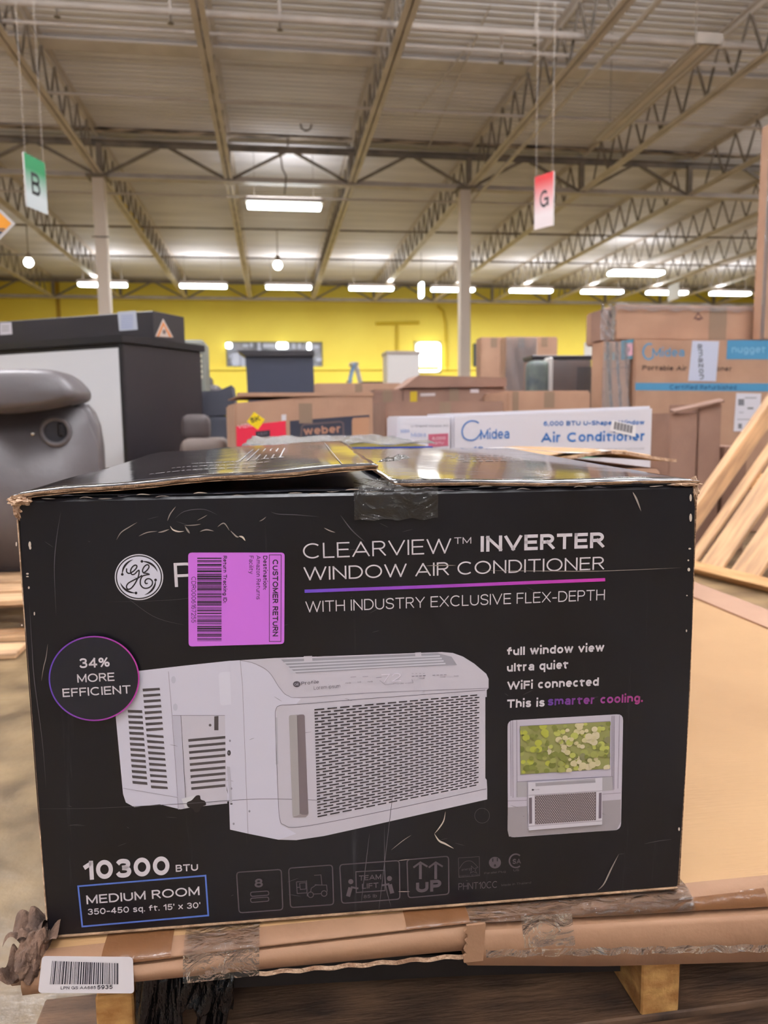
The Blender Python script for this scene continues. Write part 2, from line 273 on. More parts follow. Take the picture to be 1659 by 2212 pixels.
class Ink:
    """flat print on the plane through o with normal n (pointing away from the reader); positions measured on that plane"""
    def __init__(s, o, n, step=.00012, base=.0003):
        s.o = Vector(o); s.n = Vector(n).normalized(); s.V = []; s.F = []; s.C = []; s.k = 0; s.step = step; s.base = base
    def P(s, x, y): return atPlane(x, y, s.o, s.n)
    def off(s): return -s.n*(s.base+s.k*s.step)
    def up(s): s.k += 1; return s
    def add(s, vs, fs, cols):
        b = len(s.V); o = s.off(); s.V += [v+o for v in vs]; s.F += [tuple(i+b for i in f) for f in fs]
        if isinstance(cols, tuple): cols = [cols]*len(vs)
        s.C += cols
    def poly(s, pts, c): s.add([s.P(*p) for p in pts], [tuple(range(len(pts)))], c)
    def spline(s, pts, closed=False, n=6):
        out = []; m_ = len(pts)
        for i in range(m_ if closed else m_-1):
            g = lambda j: pts[j % m_] if closed else pts[max(0, min(m_-1, j))]
            p0, p1, p2, p3 = g(i-1), g(i), g(i+1), g(i+2)
            for q in range(n):
                t = q/n
                out.append(tuple(.5*((2*p1[a])+(-p0[a]+p2[a])*t+(2*p0[a]-5*p1[a]+4*p2[a]-p3[a])*t*t+(-p0[a]+3*p1[a]-3*p2[a]+p3[a])*t**3) for a in (0,1)))
        if not closed: out.append(pts[-1])
        return out
    def stroke(s, pts, w, c, closed=False, c2=None, smooth=False, taper=False):
        if smooth: pts = s.spline(pts, closed)
        n = len(pts); vs = []; cols = []
        for i, p in enumerate(pts):
            a = pts[(i-1) % n] if (closed or i > 0) else p; b = pts[(i+1) % n] if (closed or i < n-1) else p
            d1 = (p[0]-a[0], p[1]-a[1]); d2 = (b[0]-p[0], b[1]-p[1])
            def nm(d):
                l = math.hypot(*d); return (d[0]/l, d[1]/l) if l > 1e-9 else None
            e1, e2 = nm(d1), nm(d2); e1 = e1 or e2; e2 = e2 or e1
            t = nm((e1[0]+e2[0], e1[1]+e2[1])) or e1
            nx, ny = -t[1], t[0]; cs = max(.5, abs(nx*-e1[1]+ny*e1[0]))
            h = w/2/cs
            if taper: h *= math.sin(math.pi*(i+.3)/(n-.4))
            vs += [s.P(p[0]+nx*h, p[1]+ny*h), s.P(p[0]-nx*h, p[1]-ny*h)]
            f = i/max(1, n-1); cc = c if c2 is None else tuple(c[q]*(1-f)+c2[q]*f for q in range(4))
            cols += [cc, cc]
        fs = [(2*i, 2*i+1, (2*i+3) % (2*n), (2*i+2) % (2*n)) for i in range(n if closed else n-1)]
        s.add(vs, fs, cols)
    def ell(s, cx, cy, rx, ry, c, n=40): s.poly([(cx+rx*math.cos(6.2832*i/n), cy+ry*math.sin(6.2832*i/n)) for i in range(n)], c)
    def ring(s, cx, cy, rx, ry, w, cf, n=64):
        vs = []; cols = []
        for i in range(n):
            a = 6.2832*i/n; ca, sa = math.cos(a), math.sin(a)
            vs += [s.P(cx+(rx+w/2)*ca, cy+(ry+w/2)*sa), s.P(cx+(rx-w/2)*ca, cy+(ry-w/2)*sa)]
            c = cf(ca) if callable(cf) else cf; cols += [c, c]
        s.add(vs, [(2*i, 2*i+1, (2*i+3) % (2*n), (2*i+2) % (2*n)) for i in range(n)], cols)
    def text(s, t, x0, y0, x1, y1, cap, c, bold=0.0, c2=None):
        V, F, a, b = glyph(t, bold); A, B = s.P(x0, y0), s.P(x1, y1); d = B-A
        # letter height direction: square to the baseline, on the plane
        l = math.hypot(x1-x0, y1-y0); ux, uy = (y1-y0)/l, -(x1-x0)/l
        hv = d.cross(-s.n)*-1; hv.normalize()
        ht = (s.P(x0+ux*cap, y0+uy*cap)-A).length
        if hv.dot(s.P(x0+ux*cap, y0+uy*cap)-A) < 0: hv = -hv
        vs = [A+d*((v.x-a)/(b-a))+hv*(v.y/CAPH*ht) for v in V]
        if c2: cols = [tuple(c[q]*(1-f)+c2[q]*f for q in range(4)) for f in [(v.x-a)/(b-a) for v in V]]
        else: cols = c
        s.add(vs, F, cols)
    def rrect(s, q, r, n=4):
        """rounded corners for quad q given as 4 points; r in pixels"""
        out = []
        for i in range(4):
            p, a, b = q[i], q[i-1], q[(i+1) % 4]
            def tow(p, a):
                l = math.hypot(a[0]-p[0], a[1]-p[1]); return (p[0]+(a[0]-p[0])/l*r, p[1]+(a[1]-p[1])/l*r)
            s0, s1 = tow(p, a), tow(p, b)
            for k in range(n+1):
                t = k/n; out.append(tuple((1-t)**2*s0[j]+2*t*(1-t)*p[j]+t*t*s1[j] for j in (0,1)))
        return out
    def build(s, name, parent, pw, M=None):
        me = bpy.data.meshes.new(name); me.from_pydata([tuple(v) for v in s.V], [], s.F)
        ca = me.color_attributes.new('Col', 'FLOAT_COLOR', 'POINT')
        for i, c in enumerate(s.C): ca.data[i].color = c
        me.update(); return link_world(name, me, M or MT['print'], parent, pw)
def quadmap(q):
    """projective map of the unit square to quad q (tl, tr, br, bl)"""
    (x0,y0),(x1,y1),(x2,y2),(x3,y3) = q
    dx1, dx2, dx3 = x1-x2, x3-x2, x0-x1+x2-x3; dy1, dy2, dy3 = y1-y2, y3-y2, y0-y1+y2-y3
    den = dx1*dy2-dx2*dy1; g = (dx3*dy2-dx2*dy3)/den; h = (dx1*dy3-dx3*dy1)/den
    a, b, d, e = x1-x0+g*x1, x3-x0+h*x3, y1-y0+g*y1, y3-y0+h*y3
    return lambda u, v: ((a*u+b*v+x0)/(g*u+h*v+1), (d*u+e*v+y0)/(g*u+h*v+1))
WHITE = rgb(214,206,212); LILAC = rgb(205,200,214); INK = rgb(24,20,26)

# ================================================================== THE HALL
JX0, JDX = -0.64, 2.17; ZB, ZD = 4.92, 5.60; YG, YW = 14.3, 28.0
def structure(o): o['kind'] = 'structure'; return o
# floor
fm = mat('worn_concrete', rgb(142,121,90), .3, var=rgb(92,76,56), vscale=8, bump=.5, bscale=9, detail=9)
structure(MB().lohi((-16,-9,-.1), (26,YW+.2,0)).build('floor', fm))
# corrugated roof deck
def deck():
    prof = [(0,0),(.09,0),(.105,.035),(.135,.035),(.15,0)]; bm = bmesh.new(); rows = []
    y = 3.0
    while y < YW:
        for dy, dz in prof[:-1]: rows.append((y+dy, ZD+dz))
        y += .15
    rows.append((y, ZD)); L_ = [bm.verts.new((-16, a, b)) for a, b in rows]; Rr = [bm.verts.new((26, a, b)) for a, b in rows]
    for i in range(len(rows)-1): bm.faces.new((L_[i], L_[i+1], Rr[i+1], Rr[i]))
    f = [bm.verts.new(p) for p in ((-16,-9,ZD),(26,-9,ZD),(26,3,ZD),(-16,3,ZD))]; bm.faces.new(f)
    me = bpy.data.meshes.new('ceiling'); bm.to_mesh(me); bm.free(); return me
cm = mat('painted_roof_deck', rgb(228,224,224), .6, var=rgb(208,204,204), vscale=1.2, vstretch=(.3,2,1))
structure(link('ceiling', deck(), cm))
wy = mat('yellow_block_wall', rgb(248,226,84), .5, var=rgb(242,216,76), vscale=.6, bump=.05, bscale=10)
structure(MB().lohi((-16,YW,0), (26,YW+.2,ZD)).build('wall_back', wy))
structure(MB().lohi((-16.2,3,0), (-16,YW,ZD)).build('wall_left', wy))
structure(MB().lohi((26,3,0), (26.2,YW,ZD)).build('wall_right', wy))
structure(MB().box((-7.1, YW-.03, ZD/2), (.12,.06,ZD)).build('trim_1', mat('wall_joint_strip', rgb(176,140,30), .6)))
# rusted flashing strips on the deck over the girder line
rm = mat('peeling_tar_strip', rgb(44,36,38), .9, var=rgb(196,180,162), vscale=2.2, vstretch=(1,4,1), detail=10)
rs = empty('roof_joint_strips', (0,YG,ZD), label='dark peeling strips along the roof deck joint above the first truss line', cat='roof strip')
for dy in (-.32, .3): MB().lohi((-14,dy-.07,-.03), (22,dy+.07,-.005)).build('tar_strip', rm, rs)
sb = MB().lohi((-14,-.16,-.05), (22,.16,-.02)).build('seam_plate', MT['steel'], tag(empty('deck_seam', (0,10.95,ZD)), 'broad flat beam crossing under the near roof deck', 'roof beam'))

# columns
def column(X, Y, label):
    c = empty('steel_column', (X,Y,0), 0, label, 'column', 'steel columns under the first truss')
    MB().box((0,0,ZB/2), (.2,.2,ZB), bev=.012).build('shaft', mat('column_paint', rgb(226,212,200), .5), c)
    MB().box((0,0,ZB-.02), (.36,.36,.04)).build('cap_plate', MT['steel_dark'], c)
    MB().box((0,0,.02), (.36,.36,.04)).build('base_plate', MT['steel_dark'], c)
    return c
c1 = column(JX0-JDX-.03, YG, 'pale square steel column rising behind the black cabinet at left')
column(JX0+2*JDX-.08, YG, 'pale square steel column right of the bright window')
for z in (1.9, 2.0, 2.1, 3.9): MB().tube((-.14,-.105,z), (.14,-.105,z), .012).build('cable_clip', MT['steel_dark'], c1)

# joists: chords and web rods
_ch = {}
def joist(k, Y0, Y1, label, group, yellow=False):
    X = JX0+k*JDX; j = empty('roof_joist', (X,Y0,ZB), 0, label, 'roof joist', group); L_ = Y1-Y0
    if ('b', L_) not in _ch:
        _ch[('b', L_)] = MB().lohi((-.075,0,0), (-.008,L_,.012)).lohi((.008,0,0), (.075,L_,.012)).lohi((-.014,0,0), (-.008,L_,.06)).lohi((.008,0,0), (.014,L_,.06)).mesh('bottom_chord')
        _ch[('t', L_)] = MB().lohi((-.075,0,ZD-ZB-.012), (.075,L_,ZD-ZB-.002)).lohi((-.012,0,ZD-ZB-.07), (.012,L_,ZD-ZB-.012)).mesh('top_chord')
        p = .61
        _ch[('r', 1)] = MB().bar((0,0,.03), (0,p/2,ZD-ZB-.04), .026, .026, up=Vector((1,0,0))).mesh('web_rod')
        _ch[('r', 2)] = MB().bar((0,p/2,ZD-ZB-.04), (0,p,.03), .026, .026, up=Vector((1,0,0))).mesh('web_rod')
    link('bottom_chord', _ch[('b', L_)], MT['steel'], j); link('top_chord', _ch[('t', L_)], MT['steel'], j)
    n = int((L_-.3)/.61); s0 = 0 if Y0 > 10 else int((7.6-Y0)/.61)
    for i in range(s0, n):
        for q in (1, 2):
            r_ = link('web_rod', _ch[('r', q)], MT['steel_dark'], j); r_.location = (0, .15+i*.61, 0)
    return j
places = {-4:'fourth to the left of', -3:'third to the left of', -2:'second to the left of', -1:'passing over', 0:'first to the right of'}
for k in range(-3, 7):
    joist(k, 2.0, YG-.1, {-3:'near roof joist outermost at far left, mostly out of frame', -2:'near roof joist second from the left, barely in frame', -1:'near roof joist running to the top of the left column',
        0:'near roof joist rising to the top edge left of middle', 1:'near roof joist right of the hanging bright lamp', 2:'near roof joist running to the top of the right column',
        3:'near roof joist behind the unlit strip fixture', 4:'near roof joist one bay right of the unlit strip fixture', 5:'near roof joist two bays right of the unlit strip fixture',
        6:'near roof joist farthest right'}[k], 'near roof joists')
for k in range(-5, 11):
    if k < -1: lb = 'far roof joist %s left of the left column' % {-2:'one bay', -3:'two bays', -4:'three bays', -5:'four bays'}[k]
    elif k == -1: lb = 'far roof joist starting at the left column, with the yellow bundle'
    elif k < 2: lb = 'far roof joist %s the bright lamp, between the columns' % {0:'left of', 1:'right of'}[k]
    elif k == 2: lb = 'far roof joist starting at the right column'
    else: lb = 'far roof joist %s right of the right column' % ('one two three four five six seven eight'.split()[k-3]+(' bay' if k == 3 else ' bays'))
    joist(k, YG+.1, YW-.5, lb, 'far roof joists')
yb = empty('yellow_bundle', (JX0-JDX-.1, 16.0, ZB+.17), 0, 'yellow strapped bundle lying along the joist behind the left column', 'bundle')
for i, (dx, dz) in enumerate([(0,0),(.06,.02),(-.05,.03),(.02,.06)]):
    MB().tube((dx, 0, dz), (dx+.02, 2.9, dz), .03, 8).build('tube', mat('yellow_tube_%d' % i, rgb(214,184,70-8*i), .5), yb)
# girders with diagonals
def girder(Y, x0, x1, label, webs):
    g = empty('truss_girder', (0,Y,ZB), 0, label, 'truss', 'truss girders crossing the hall')
    MB().lohi((x0,-.09,-.03), (x1,.09,-.01)).lohi((x0,-.01,-.03), (x1,.01,.08)).build('bottom_chord', MT['steel'], g)
    MB().lohi((x0,-.09,.58), (x1,.09,.6)).lohi((x0,-.01,.5), (x1,.01,.58)).build('top_chord', MT['steel_dark'], g)
    me1 = MB().bar((0,0,0), (JDX/2-.08,0,.52), .05, .05).mesh('diagonal_brace'); me2 = MB().bar((JDX/2+.08,0,.52), (JDX,0,0), .05, .05).mesh('diagonal_brace')
    me3 = MB().bar((0,0,0), (0,0,.55), .09, .09).mesh('panel_post')
    for k in range(*webs):
        for me in (me1, me2, me3):
            o = link(me.name.split('.')[0], me, MT['steel_dark'], g); o.location = (JX0+k*JDX, 0, 0)
    return g
girder(YG, -11, 20, 'truss girder over the two columns, with V shaped braces', (-4, 8))
girder(YW-.35, -15, 25, 'pale truss girder along the top of the yellow wall', (-5, 11))

# pipes, bridging rods, conduits
def pipe(name, a, b, r, label, cat, M=None, group=None, drops=()):
    a, b = Vector(a), Vector(b); p = empty(name, a, 0, label, cat, group)
    MB().tube((0,0,0), b-a, r, 12).build('pipe_run', M or MT['steel'], p)
    for t in drops:
        c = (b-a)*t
        MB().tube(c, c+Vector((0,0,.22)), .02).build('hanger', M or MT['steel'], p)
        MB().tube(c+Vector((0,0,-.12)), c, .012, 8).tube(c+Vector((0,0,-.13)), c+Vector((0,0,-.12)), .035, 10).build('sprinkler_head', MT['steel_dark'], p)
    return p
def pipe_px(p0, p1, z, ext=3, **k):
    a, b = atZ(*p0, z), atZ(*p1, z); d = (b-a).normalized(); a = a-d*ext; b = b+d*ext
    return dict(a=a, b=b)
q = pipe_px((0,2), (1659,103), 5.2); pipe('sprinkler_pipe', q['a'], q['b'], .04, 'thick pale sprinkler pipe crossing the nearest roof bays', 'pipe', drops=(.24,.32,.4,.6))
q = pipe_px((440,72), (1659,147), 5.1); pipe('conduit', q['a'], q['b'], .022, 'thin pale conduit just behind the thick sprinkler pipe', 'pipe', drops=(.5,))
q = pipe_px((0,412), (1000,437), 4.8); pipe('conduit', q['a'], q['b'], .02, 'thin cable conduit just below the first truss', 'pipe')
bridg = [((0,198),(1659,280),5.0),((0,480),(1659,512),5.0),((0,553),(1659,580),5.0),((140,478),(1000,498),5.5)]
for i, (p0, p1, z) in enumerate([((0,195),(1659,278),5.0),((60,486),(1659,515),5.0),((60,550),(1659,575),5.0)]):
    q = pipe_px(p0, p1, z)
    pipe('bridging_rod', q['a'], q['b'], .022, ['bridging rod crossing the joists of the nearest bays','bridging rod crossing the joists just behind the columns','bridging rod crossing the joists nearer the yellow wall'][i], 'rod', M=MT['steel_dark'] if i else None, group='bridging rods between joists')
q0, q1 = atZ(1424,0,4.86), atZ(1019,435,4.86); d = (q0-q1).normalized()
pipe('conduit', q1, q0+d*2, .03, 'long pale conduit parallel to the joist at the right column', 'pipe')
for i, (p0, p1) in enumerate([((1060,10),(925,320)), ((1015,95),(895,250))]):
    a, b = atZ(*p0, 5.54), atZ(*p1, 5.54)
    pipe('conduit', a, b, .012, ['thin conduit under the deck left of the right column joist','short thin conduit under the deck near the middle'][i], 'pipe')

# ------------------------------------------------------------------ lamps
def lamp(X, Y, z, label, L_=1.34, power=60, group='high bay lamps in a row along the yellow wall', rz=0, wd=.3):
    t = empty('high_bay_lamp', (X,Y,z), rz, label, 'lamp', group)
    MB().poly([(-L_/2-.03,-wd/2,.0),(-L_/2-.03,-wd/4,.09),(-L_/2-.03,wd/4,.09),(-L_/2-.03,wd/2,0)], (L_+.06,0,0)).build('housing', MT['alu'], t)
    b = MB().box((0,0,-.045), (L_,wd*.85,.08), bev=.03, seg=2); b.build('lit_tubes', MT['tube'], t)
    for s in (-1, 1): MB().tube((s*L_*.4,0,.08), (s*L_*.4,0,ZD-z-.01), .004, 5).build('suspension_wire', MT['steel_dark'], t)
    a = area_light('lamp_light', (0,0,-.1), L_, wd, power, (.95,.95,1.0)); a.parent = t
    a = area_light('roof_fill_light', (0,0,.12), L_, wd, (400 if 'overhead' in label else power*.17), (.93,.95,1.0), up=True); a.parent = t  # upward light added above each housing to brighten the roof deck
    return t
pos = ['behind the left column','right of the left column','left of middle, above the dark wall opening','right of middle, left of the bright window','crossing the right column','first right of the right column','second right of the right column','hidden behind the tall wrapped boxes','beside the tall box at the right edge']
for i, x in enumerate([-4.75,-1.9,.6,3.1,5.64,8.15,10.5,12.7,14.9]):
    lamp(x, 23.7, 4.72, 'lit lamp over the yellow wall, '+pos[i], power=130)
lamp(.33, 14.75, 4.68, 'large bright lamp hanging between the two columns', power=110, group=None)
lamp(10.1, 20.6, 4.72, 'greenish lit lamp hanging nearer than the wall row', L_=1.5, power=110, group=None, wd=.5)
for i, (x, y) in enumerate(UNSEEN_LAMPS):
    a = lamp(x, y, 4.72, 'assumed high bay lamp overhead, out of the photograph', L_=1.34, power=54 if y < 4 else 110, group='high bay lamps overhead')
def spot(X, Y, z, label):
    t = empty('flood_lamp', (X,Y,z), 0, label, 'lamp')
    bpy_me = MB(); bmesh.ops.create_uvsphere(bpy_me.bm, u_segments=16, v_segments=10, radius=.11); bpy_me.build('lit_lens', MT['spot'], t, True)
    MB().tube((0,0,.1), (0,0,.24), .09, 14, r2=.05).build('housing', MT['alu'], t)
    MB().tube((0,0,.24), (0,0,ZD-z-.01), .012, 6).build('stem', MT['steel_dark'], t)
p = atZ(62,567,4.7); spot(p.x, p.y, 4.7, 'round flood lamp glaring at the far left above the black cabinet')
p = atZ(600,573,4.7); spot(p.x, p.y, 4.7, 'small round flood lamp glaring near the middle of the far roof')
p = atZ(910,627,4.5)
tl = empty('end_on_lamp', (p.x,p.y,4.5), 0, 'narrow lamp seen end on above the bright window', 'lamp')
MB().box((0,0,0), (.1,.3,.42), bev=.02).build('lit_tubes', MT['tube'], tl); MB().tube((0,0,.2), (0,0,ZD-4.51), .008, 5).build('suspension_wire', MT['steel_dark'], tl)
# unlit strip fixture, right
A = atZ(1530,95,4.25); B = atZ(1300,305,4.25)
uf = empty('strip_fixture', A, 0, 'long unlit strip light fixture hanging at upper right', 'lamp')
d = B-A; L_ = d.length; rz = math.atan2(-d.x, d.y); uf.rotation_euler = (0,0,rz)
MB().poly([(-.13,0,0),(-.06,0,.07),(.06,0,.07),(.13,0,0),(.11,0,0),(.05,0,.05),(-.05,0,.05),(-.11,0,0)], (0,L_,0)).build('reflector', MT['alu'], uf)
MB().lohi((-.045,0,.0), (.045,L_,.05), bev=.005).build('ballast_cover', MT['steel'], uf)
for s in (-1,1): MB().tube((s*.075,.03,.012), (s*.075,L_-.03,.012), .016, 10).build('unlit_tube', MT['white_panel'], uf)
MB().lohi((-.13,-.03,-.01), (.13,.0,.09)).build('end_cap', MT['steel_dark'], uf)
for y in (.25, L_-.25): MB().tube((0,y,.06), (0,y,ZD-4.26), .006, 5).build('suspension_wire', MT['steel_dark'], uf)
# cable and hook over bright lamp
cb = empty('lamp_cable', atY(612,245,14.0), 0, 'loose dark cable hanging down over the bright lamp', 'cable')
pts = [atY(x, y, 14.0)-cb.location for x, y in [(610,245),(611,268),(622,300),(622,315),(606,335),(610,365),(618,380),(615,420)]]
b = MB()
for a_, b_ in zip(pts, pts[1:]): b.tube(a_, b_, .014, 6)
b.build('cable', MT['steel_dark'], cb)
hk = MB()
for i in range(12):
    a0, a1 = 6.283*i/12, 6.283*(i+1)/12; hk.tube((.09*math.cos(a0),0,.09*math.sin(a0)), (.09*math.cos(a1),0,.09*math.sin(a1)), .015, 6)
hk.tube((0,0,.09), (0,0,.2), .01, 6)
p = atY(661,270,13.4); o = hk.build('ring_hook', MT['steel_dark']); o.location = p; tag(o, 'small ring hook hanging under the roof deck above the bright lamp', 'hook')

# ------------------------------------------------------------------ hanging aisle signs
def hang_sign(tl, dirang, Y, wpx, hpx, label, letter, c0, c1, gt, letpos, cat='sign'):
    """rectangular card; tl pixel of its upper left corner, dirang = heading of its top edge from +Y to +X"""
    P0 = atY(*tl, Y); d = Vector((math.sin(R(dirang)), math.cos(R(dirang)), 0)); n = Vector((-d.y, d.x, 0))
    if n.y < 0: n = -n
    P1 = atPlane(*wpx, P0, n); W = abs((P1-P0).dot(d)); sgn = 1 if (P1-P0).dot(d) > 0 else -1; d = d*sgn
    H = P0.z-atPlane(*hpx, P0, n).z
    s_ = empty('aisle_sign', P0, 0, label, cat)
    me = MB().poly([(0,0,0), d*W, d*W-Vector((0,0,H)), Vector((0,0,-H))], n*.006).build('card', MT['white_panel'], s_)
    ik = Ink(P0, n, step=.0006, base=.002); N = 12
    for i in range(N):
        f0, f1 = i/N, (i+1)/N
        def cc(f):
            g = max(0, min(1, (f-gt[0])/(gt[1]-gt[0]))); return tuple(c0[k]*(1-g)+c1[k]*g for k in range(4))
        q = [P0+d*W*a-Vector((0,0,H*f)) for a, f in ((0.02,f0),(.98,f0),(.98,f1),(0.02,f1))]
        ik.add(q, [(0,1,2,3)], [cc(f0),cc(f0),cc(f1),cc(f1)])
    ik.up()
    V, F, a, b = glyph(letter, .015); lx0, lx1, lz0, lz1 = letpos
    ik.add([P0+d*W*(lx0+(lx1-lx0)*(v.x-a)/(b-a))-Vector((0,0,H*(lz0-(lz0-lz1)*v.y/CAPH))) for v in V], F, rgb(50,52,56))
    ik.build('printed_face', s_, Matrix.Translation(P0), MT['paper'])
    for f in (.08, .92): MB().tube(d*W*f, d*W*f+Vector((0,0,max(.05, ZD-P0.z-.02))), .0008, 5).build('hanging_cord', MT['steel'], s_)
    return s_
hang_sign((50,328), 20, 6.0, (97,352), (52,443), 'green to white hanging sign with letter B at upper left', 'B', rgb(60,150,100), rgb(222,232,236), (.25,.75), (.28,.68,.72,.3))
hang_sign((1155,383), -30, 6.5, (1197,369), (1154,497), 'red to white hanging sign with letter G, right of middle', 'G', rgb(212,60,64), rgb(244,232,236), (.1,.75), (.3,.75,.62,.3))
hang_sign((1444,618), 5, 18, (1468,616), (1444,652), 'small pink hanging sign far away above the wrapped boxes', 'A', rgb(226,120,150), rgb(232,140,168), (.1,.9), (.3,.7,.75,.4))
# orange diamond sign, cut by the left edge
n = Vector((0,1,0)); P0 = atY(33,483,5.0); ds = empty('diamond_sign', P0, 0, 'orange and navy diamond sign with white border cut by the left edge', 'sign')
hh = (atY(0,448,5)-P0); sdl = .30
MB().poly([(0,0,0),(-sdl/2,0,sdl/2),(-sdl,0,0),(-sdl/2,0,-sdl/2)], (0,.006,0)).build('card', MT['white_panel'], ds)
ik = Ink(P0, n, step=.0008, base=.001)
def dpt(a, b): return P0+Vector((-sdl/2+a*sdl/2, 0, b*sdl/2))
ik.add([dpt(.86,0),dpt(0,.86),dpt(-.86,0)], [(0,1,2)], rgb(240,160,40)); ik.add([dpt(.86,0),dpt(-.86,0),dpt(0,-.86)], [(0,1,2)], rgb(240,160,40)); ik.up()
ik.add([dpt(.55,-.3),dpt(-.55,-.3),dpt(0,-.85)], [(0,1,2)], rgb(44,66,84)); ik.add([dpt(.6,-.2),dpt(-.6,-.2),dpt(-.6,-.26),dpt(.6,-.26)], [(0,1,2,3)], rgb(44,66,84))
ik.build('printed_face', ds, Matrix.Translation(P0), MT['paper'])
MB().tube((-sdl/2,0,sdl/2), (-sdl/2,0,ZD-P0.z-.02), .0008, 5).build('hanging_cord', MT['steel'], ds)

# ------------------------------------------------------------------ things on the yellow wall
def wallbox(name, x0, x1, y0, y1, M, depth, label, cat, Y=YW, parent=None):
    a, b = atY(x0,y0,Y-depth/2), atY(x1,y1,Y-depth/2); mid = (a+b)/2
    o = MB().box((0,0,0), (b.x-a.x, depth, a.z-b.z), bev=.008).build(name, M); o.location = (mid.x, Y-depth/2-.003, mid.z)
    if parent: o.parent = parent; o.location = (mid.x-parent.location.x, Y-depth/2-.003-parent.location.y, mid.z-parent.location.z)
    return tag(o, label, cat)
# window_1: dark glazed opening; its glints are glowing and pale plates on the pane
a, b = atY(488,738,YW), atY(697,795,YW)
w1 = structure(empty('window_1', ((a.x+b.x)/2, YW-.02, (a.z+b.z)/2))); w1['label'] = 'wide dark glazed opening in the yellow wall with white glints'
W_, H_ = b.x-a.x, a.z-b.z
for lo, hi in (((-W_/2,-.03,H_/2-.06),(W_/2,.02,H_/2)), ((-W_/2,-.03,-H_/2),(W_/2,.02,-H_/2+.06)), ((-W_/2,-.03,-H_/2),(-W_/2+.06,.02,H_/2)), ((W_/2-.06,-.03,-H_/2),(W_/2,.02,H_/2))):
    MB().lohi(lo, hi).build('frame', mat('window_frame_grey', rgb(120,116,100), .5), w1)
MB().lohi((-W_/2+.06,-.012,-H_/2+.06), (W_/2-.06,-.004,H_/2-.06)).build('pane', mat('dark_glass', rgb(84,86,92), .12, var=rgb(150,150,158), vscale=2.2, detail=3), w1)
glm = mat('glowing_glint', rgb(255,255,255), .5, emit=((.95,1,1,1), 4.0)); glm2 = mat('pale_glint', rgb(196,200,214), .3)
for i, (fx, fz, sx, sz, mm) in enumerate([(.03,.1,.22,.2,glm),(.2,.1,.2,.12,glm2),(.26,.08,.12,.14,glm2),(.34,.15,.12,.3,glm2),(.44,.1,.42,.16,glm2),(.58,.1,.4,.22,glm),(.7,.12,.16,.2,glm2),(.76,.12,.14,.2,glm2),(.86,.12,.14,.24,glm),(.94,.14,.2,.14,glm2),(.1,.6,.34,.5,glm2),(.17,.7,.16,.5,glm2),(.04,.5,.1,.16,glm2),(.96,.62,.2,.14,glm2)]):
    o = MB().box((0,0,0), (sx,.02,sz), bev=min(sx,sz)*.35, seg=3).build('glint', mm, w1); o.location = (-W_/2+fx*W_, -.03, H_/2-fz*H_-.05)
# window_2 blown out by daylight
a, b = atY(895,738,YW), atY(952,806,YW)
w2 = structure(empty('window_2', ((a.x+b.x)/2, YW-.02, (a.z+b.z)/2))); w2['label'] = 'small square window blown out by daylight'
W_, H_ = b.x-a.x, a.z-b.z
fmw = mat('window_frame_pale', rgb(170,170,150), .5)
for lo, hi in (((-W_/2,-.04,H_/2-.05),(W_/2,.02,H_/2)), ((-W_/2,-.04,-H_/2),(W_/2,.02,-H_/2+.05)), ((-W_/2,-.04,-H_/2),(-W_/2+.05,.02,H_/2)), ((W_/2-.05,-.04,-H_/2),(W_/2,.02,H_/2))):
    MB().lohi(lo, hi).build('frame', fmw, w2)
MB().box((0,-.02,0), (W_-.08,.03,H_-.08), bev=.18, seg=4).build('pane', MT['daylight'], w2)
twm = MT['steel_dark']
for a_, b_ in (((.0,-.05,.1),(.02,-.05,-.1)), ((-.25,-.05,-.02),(-.1,-.05,0)), ((.02,-.05,-.08),(.15,-.05,-.18))): MB().tube(a_, b_, .014, 5).build('latch', twm, w2)
wallbox('electrical_panel', 1023, 1034, 742, 792, mat('dark_panel_enamel', rgb(52,64,72), .5), .12, 'narrow dark electrical panel on the wall right of the column', 'panel')
wallbox('notice_board', 1262, 1282, 740, 768, MT['white_panel'], .03, 'small white notice on the wall left of the wrapped boxes', 'notice')
conm = mat('yellow_painted_conduit', rgb(206,178,40), .55)
tc_ = empty('wall_conduit', atY(858,697,YW-.05), 0, 'T shaped conduit painted yellow above the white panel', 'conduit')
for (x0,y0),(x1,y1) in (((812,699),(905,697)),((858,697),(858,790))): MB().tube(atY(x0,y0,YW-.05)-tc_.location, atY(x1,y1,YW-.05)-tc_.location, .06, 8).build('conduit_run', conm, tc_)
tc_ = empty('wall_conduit', atY(962,672,YW-.05), 0, 'bent conduit painted yellow running down beside the bright window', 'conduit')
pl = [(945,660),(958,672),(964,700),(966,800)]
for p0, p1 in zip(pl, pl[1:]): MB().tube(atY(*p0,YW-.05)-tc_.location, atY(*p1,YW-.05)-tc_.location, .05, 8).build('conduit_run', conm, tc_)
tc_ = empty('wall_ledge', atY(0,800,YW-.05), 0, 'low ledge course running along the yellow wall', 'ledge')
MB().lohi((-4,-.03,0), (30,.03,.12)).build('ledge_course', wy, tc_)

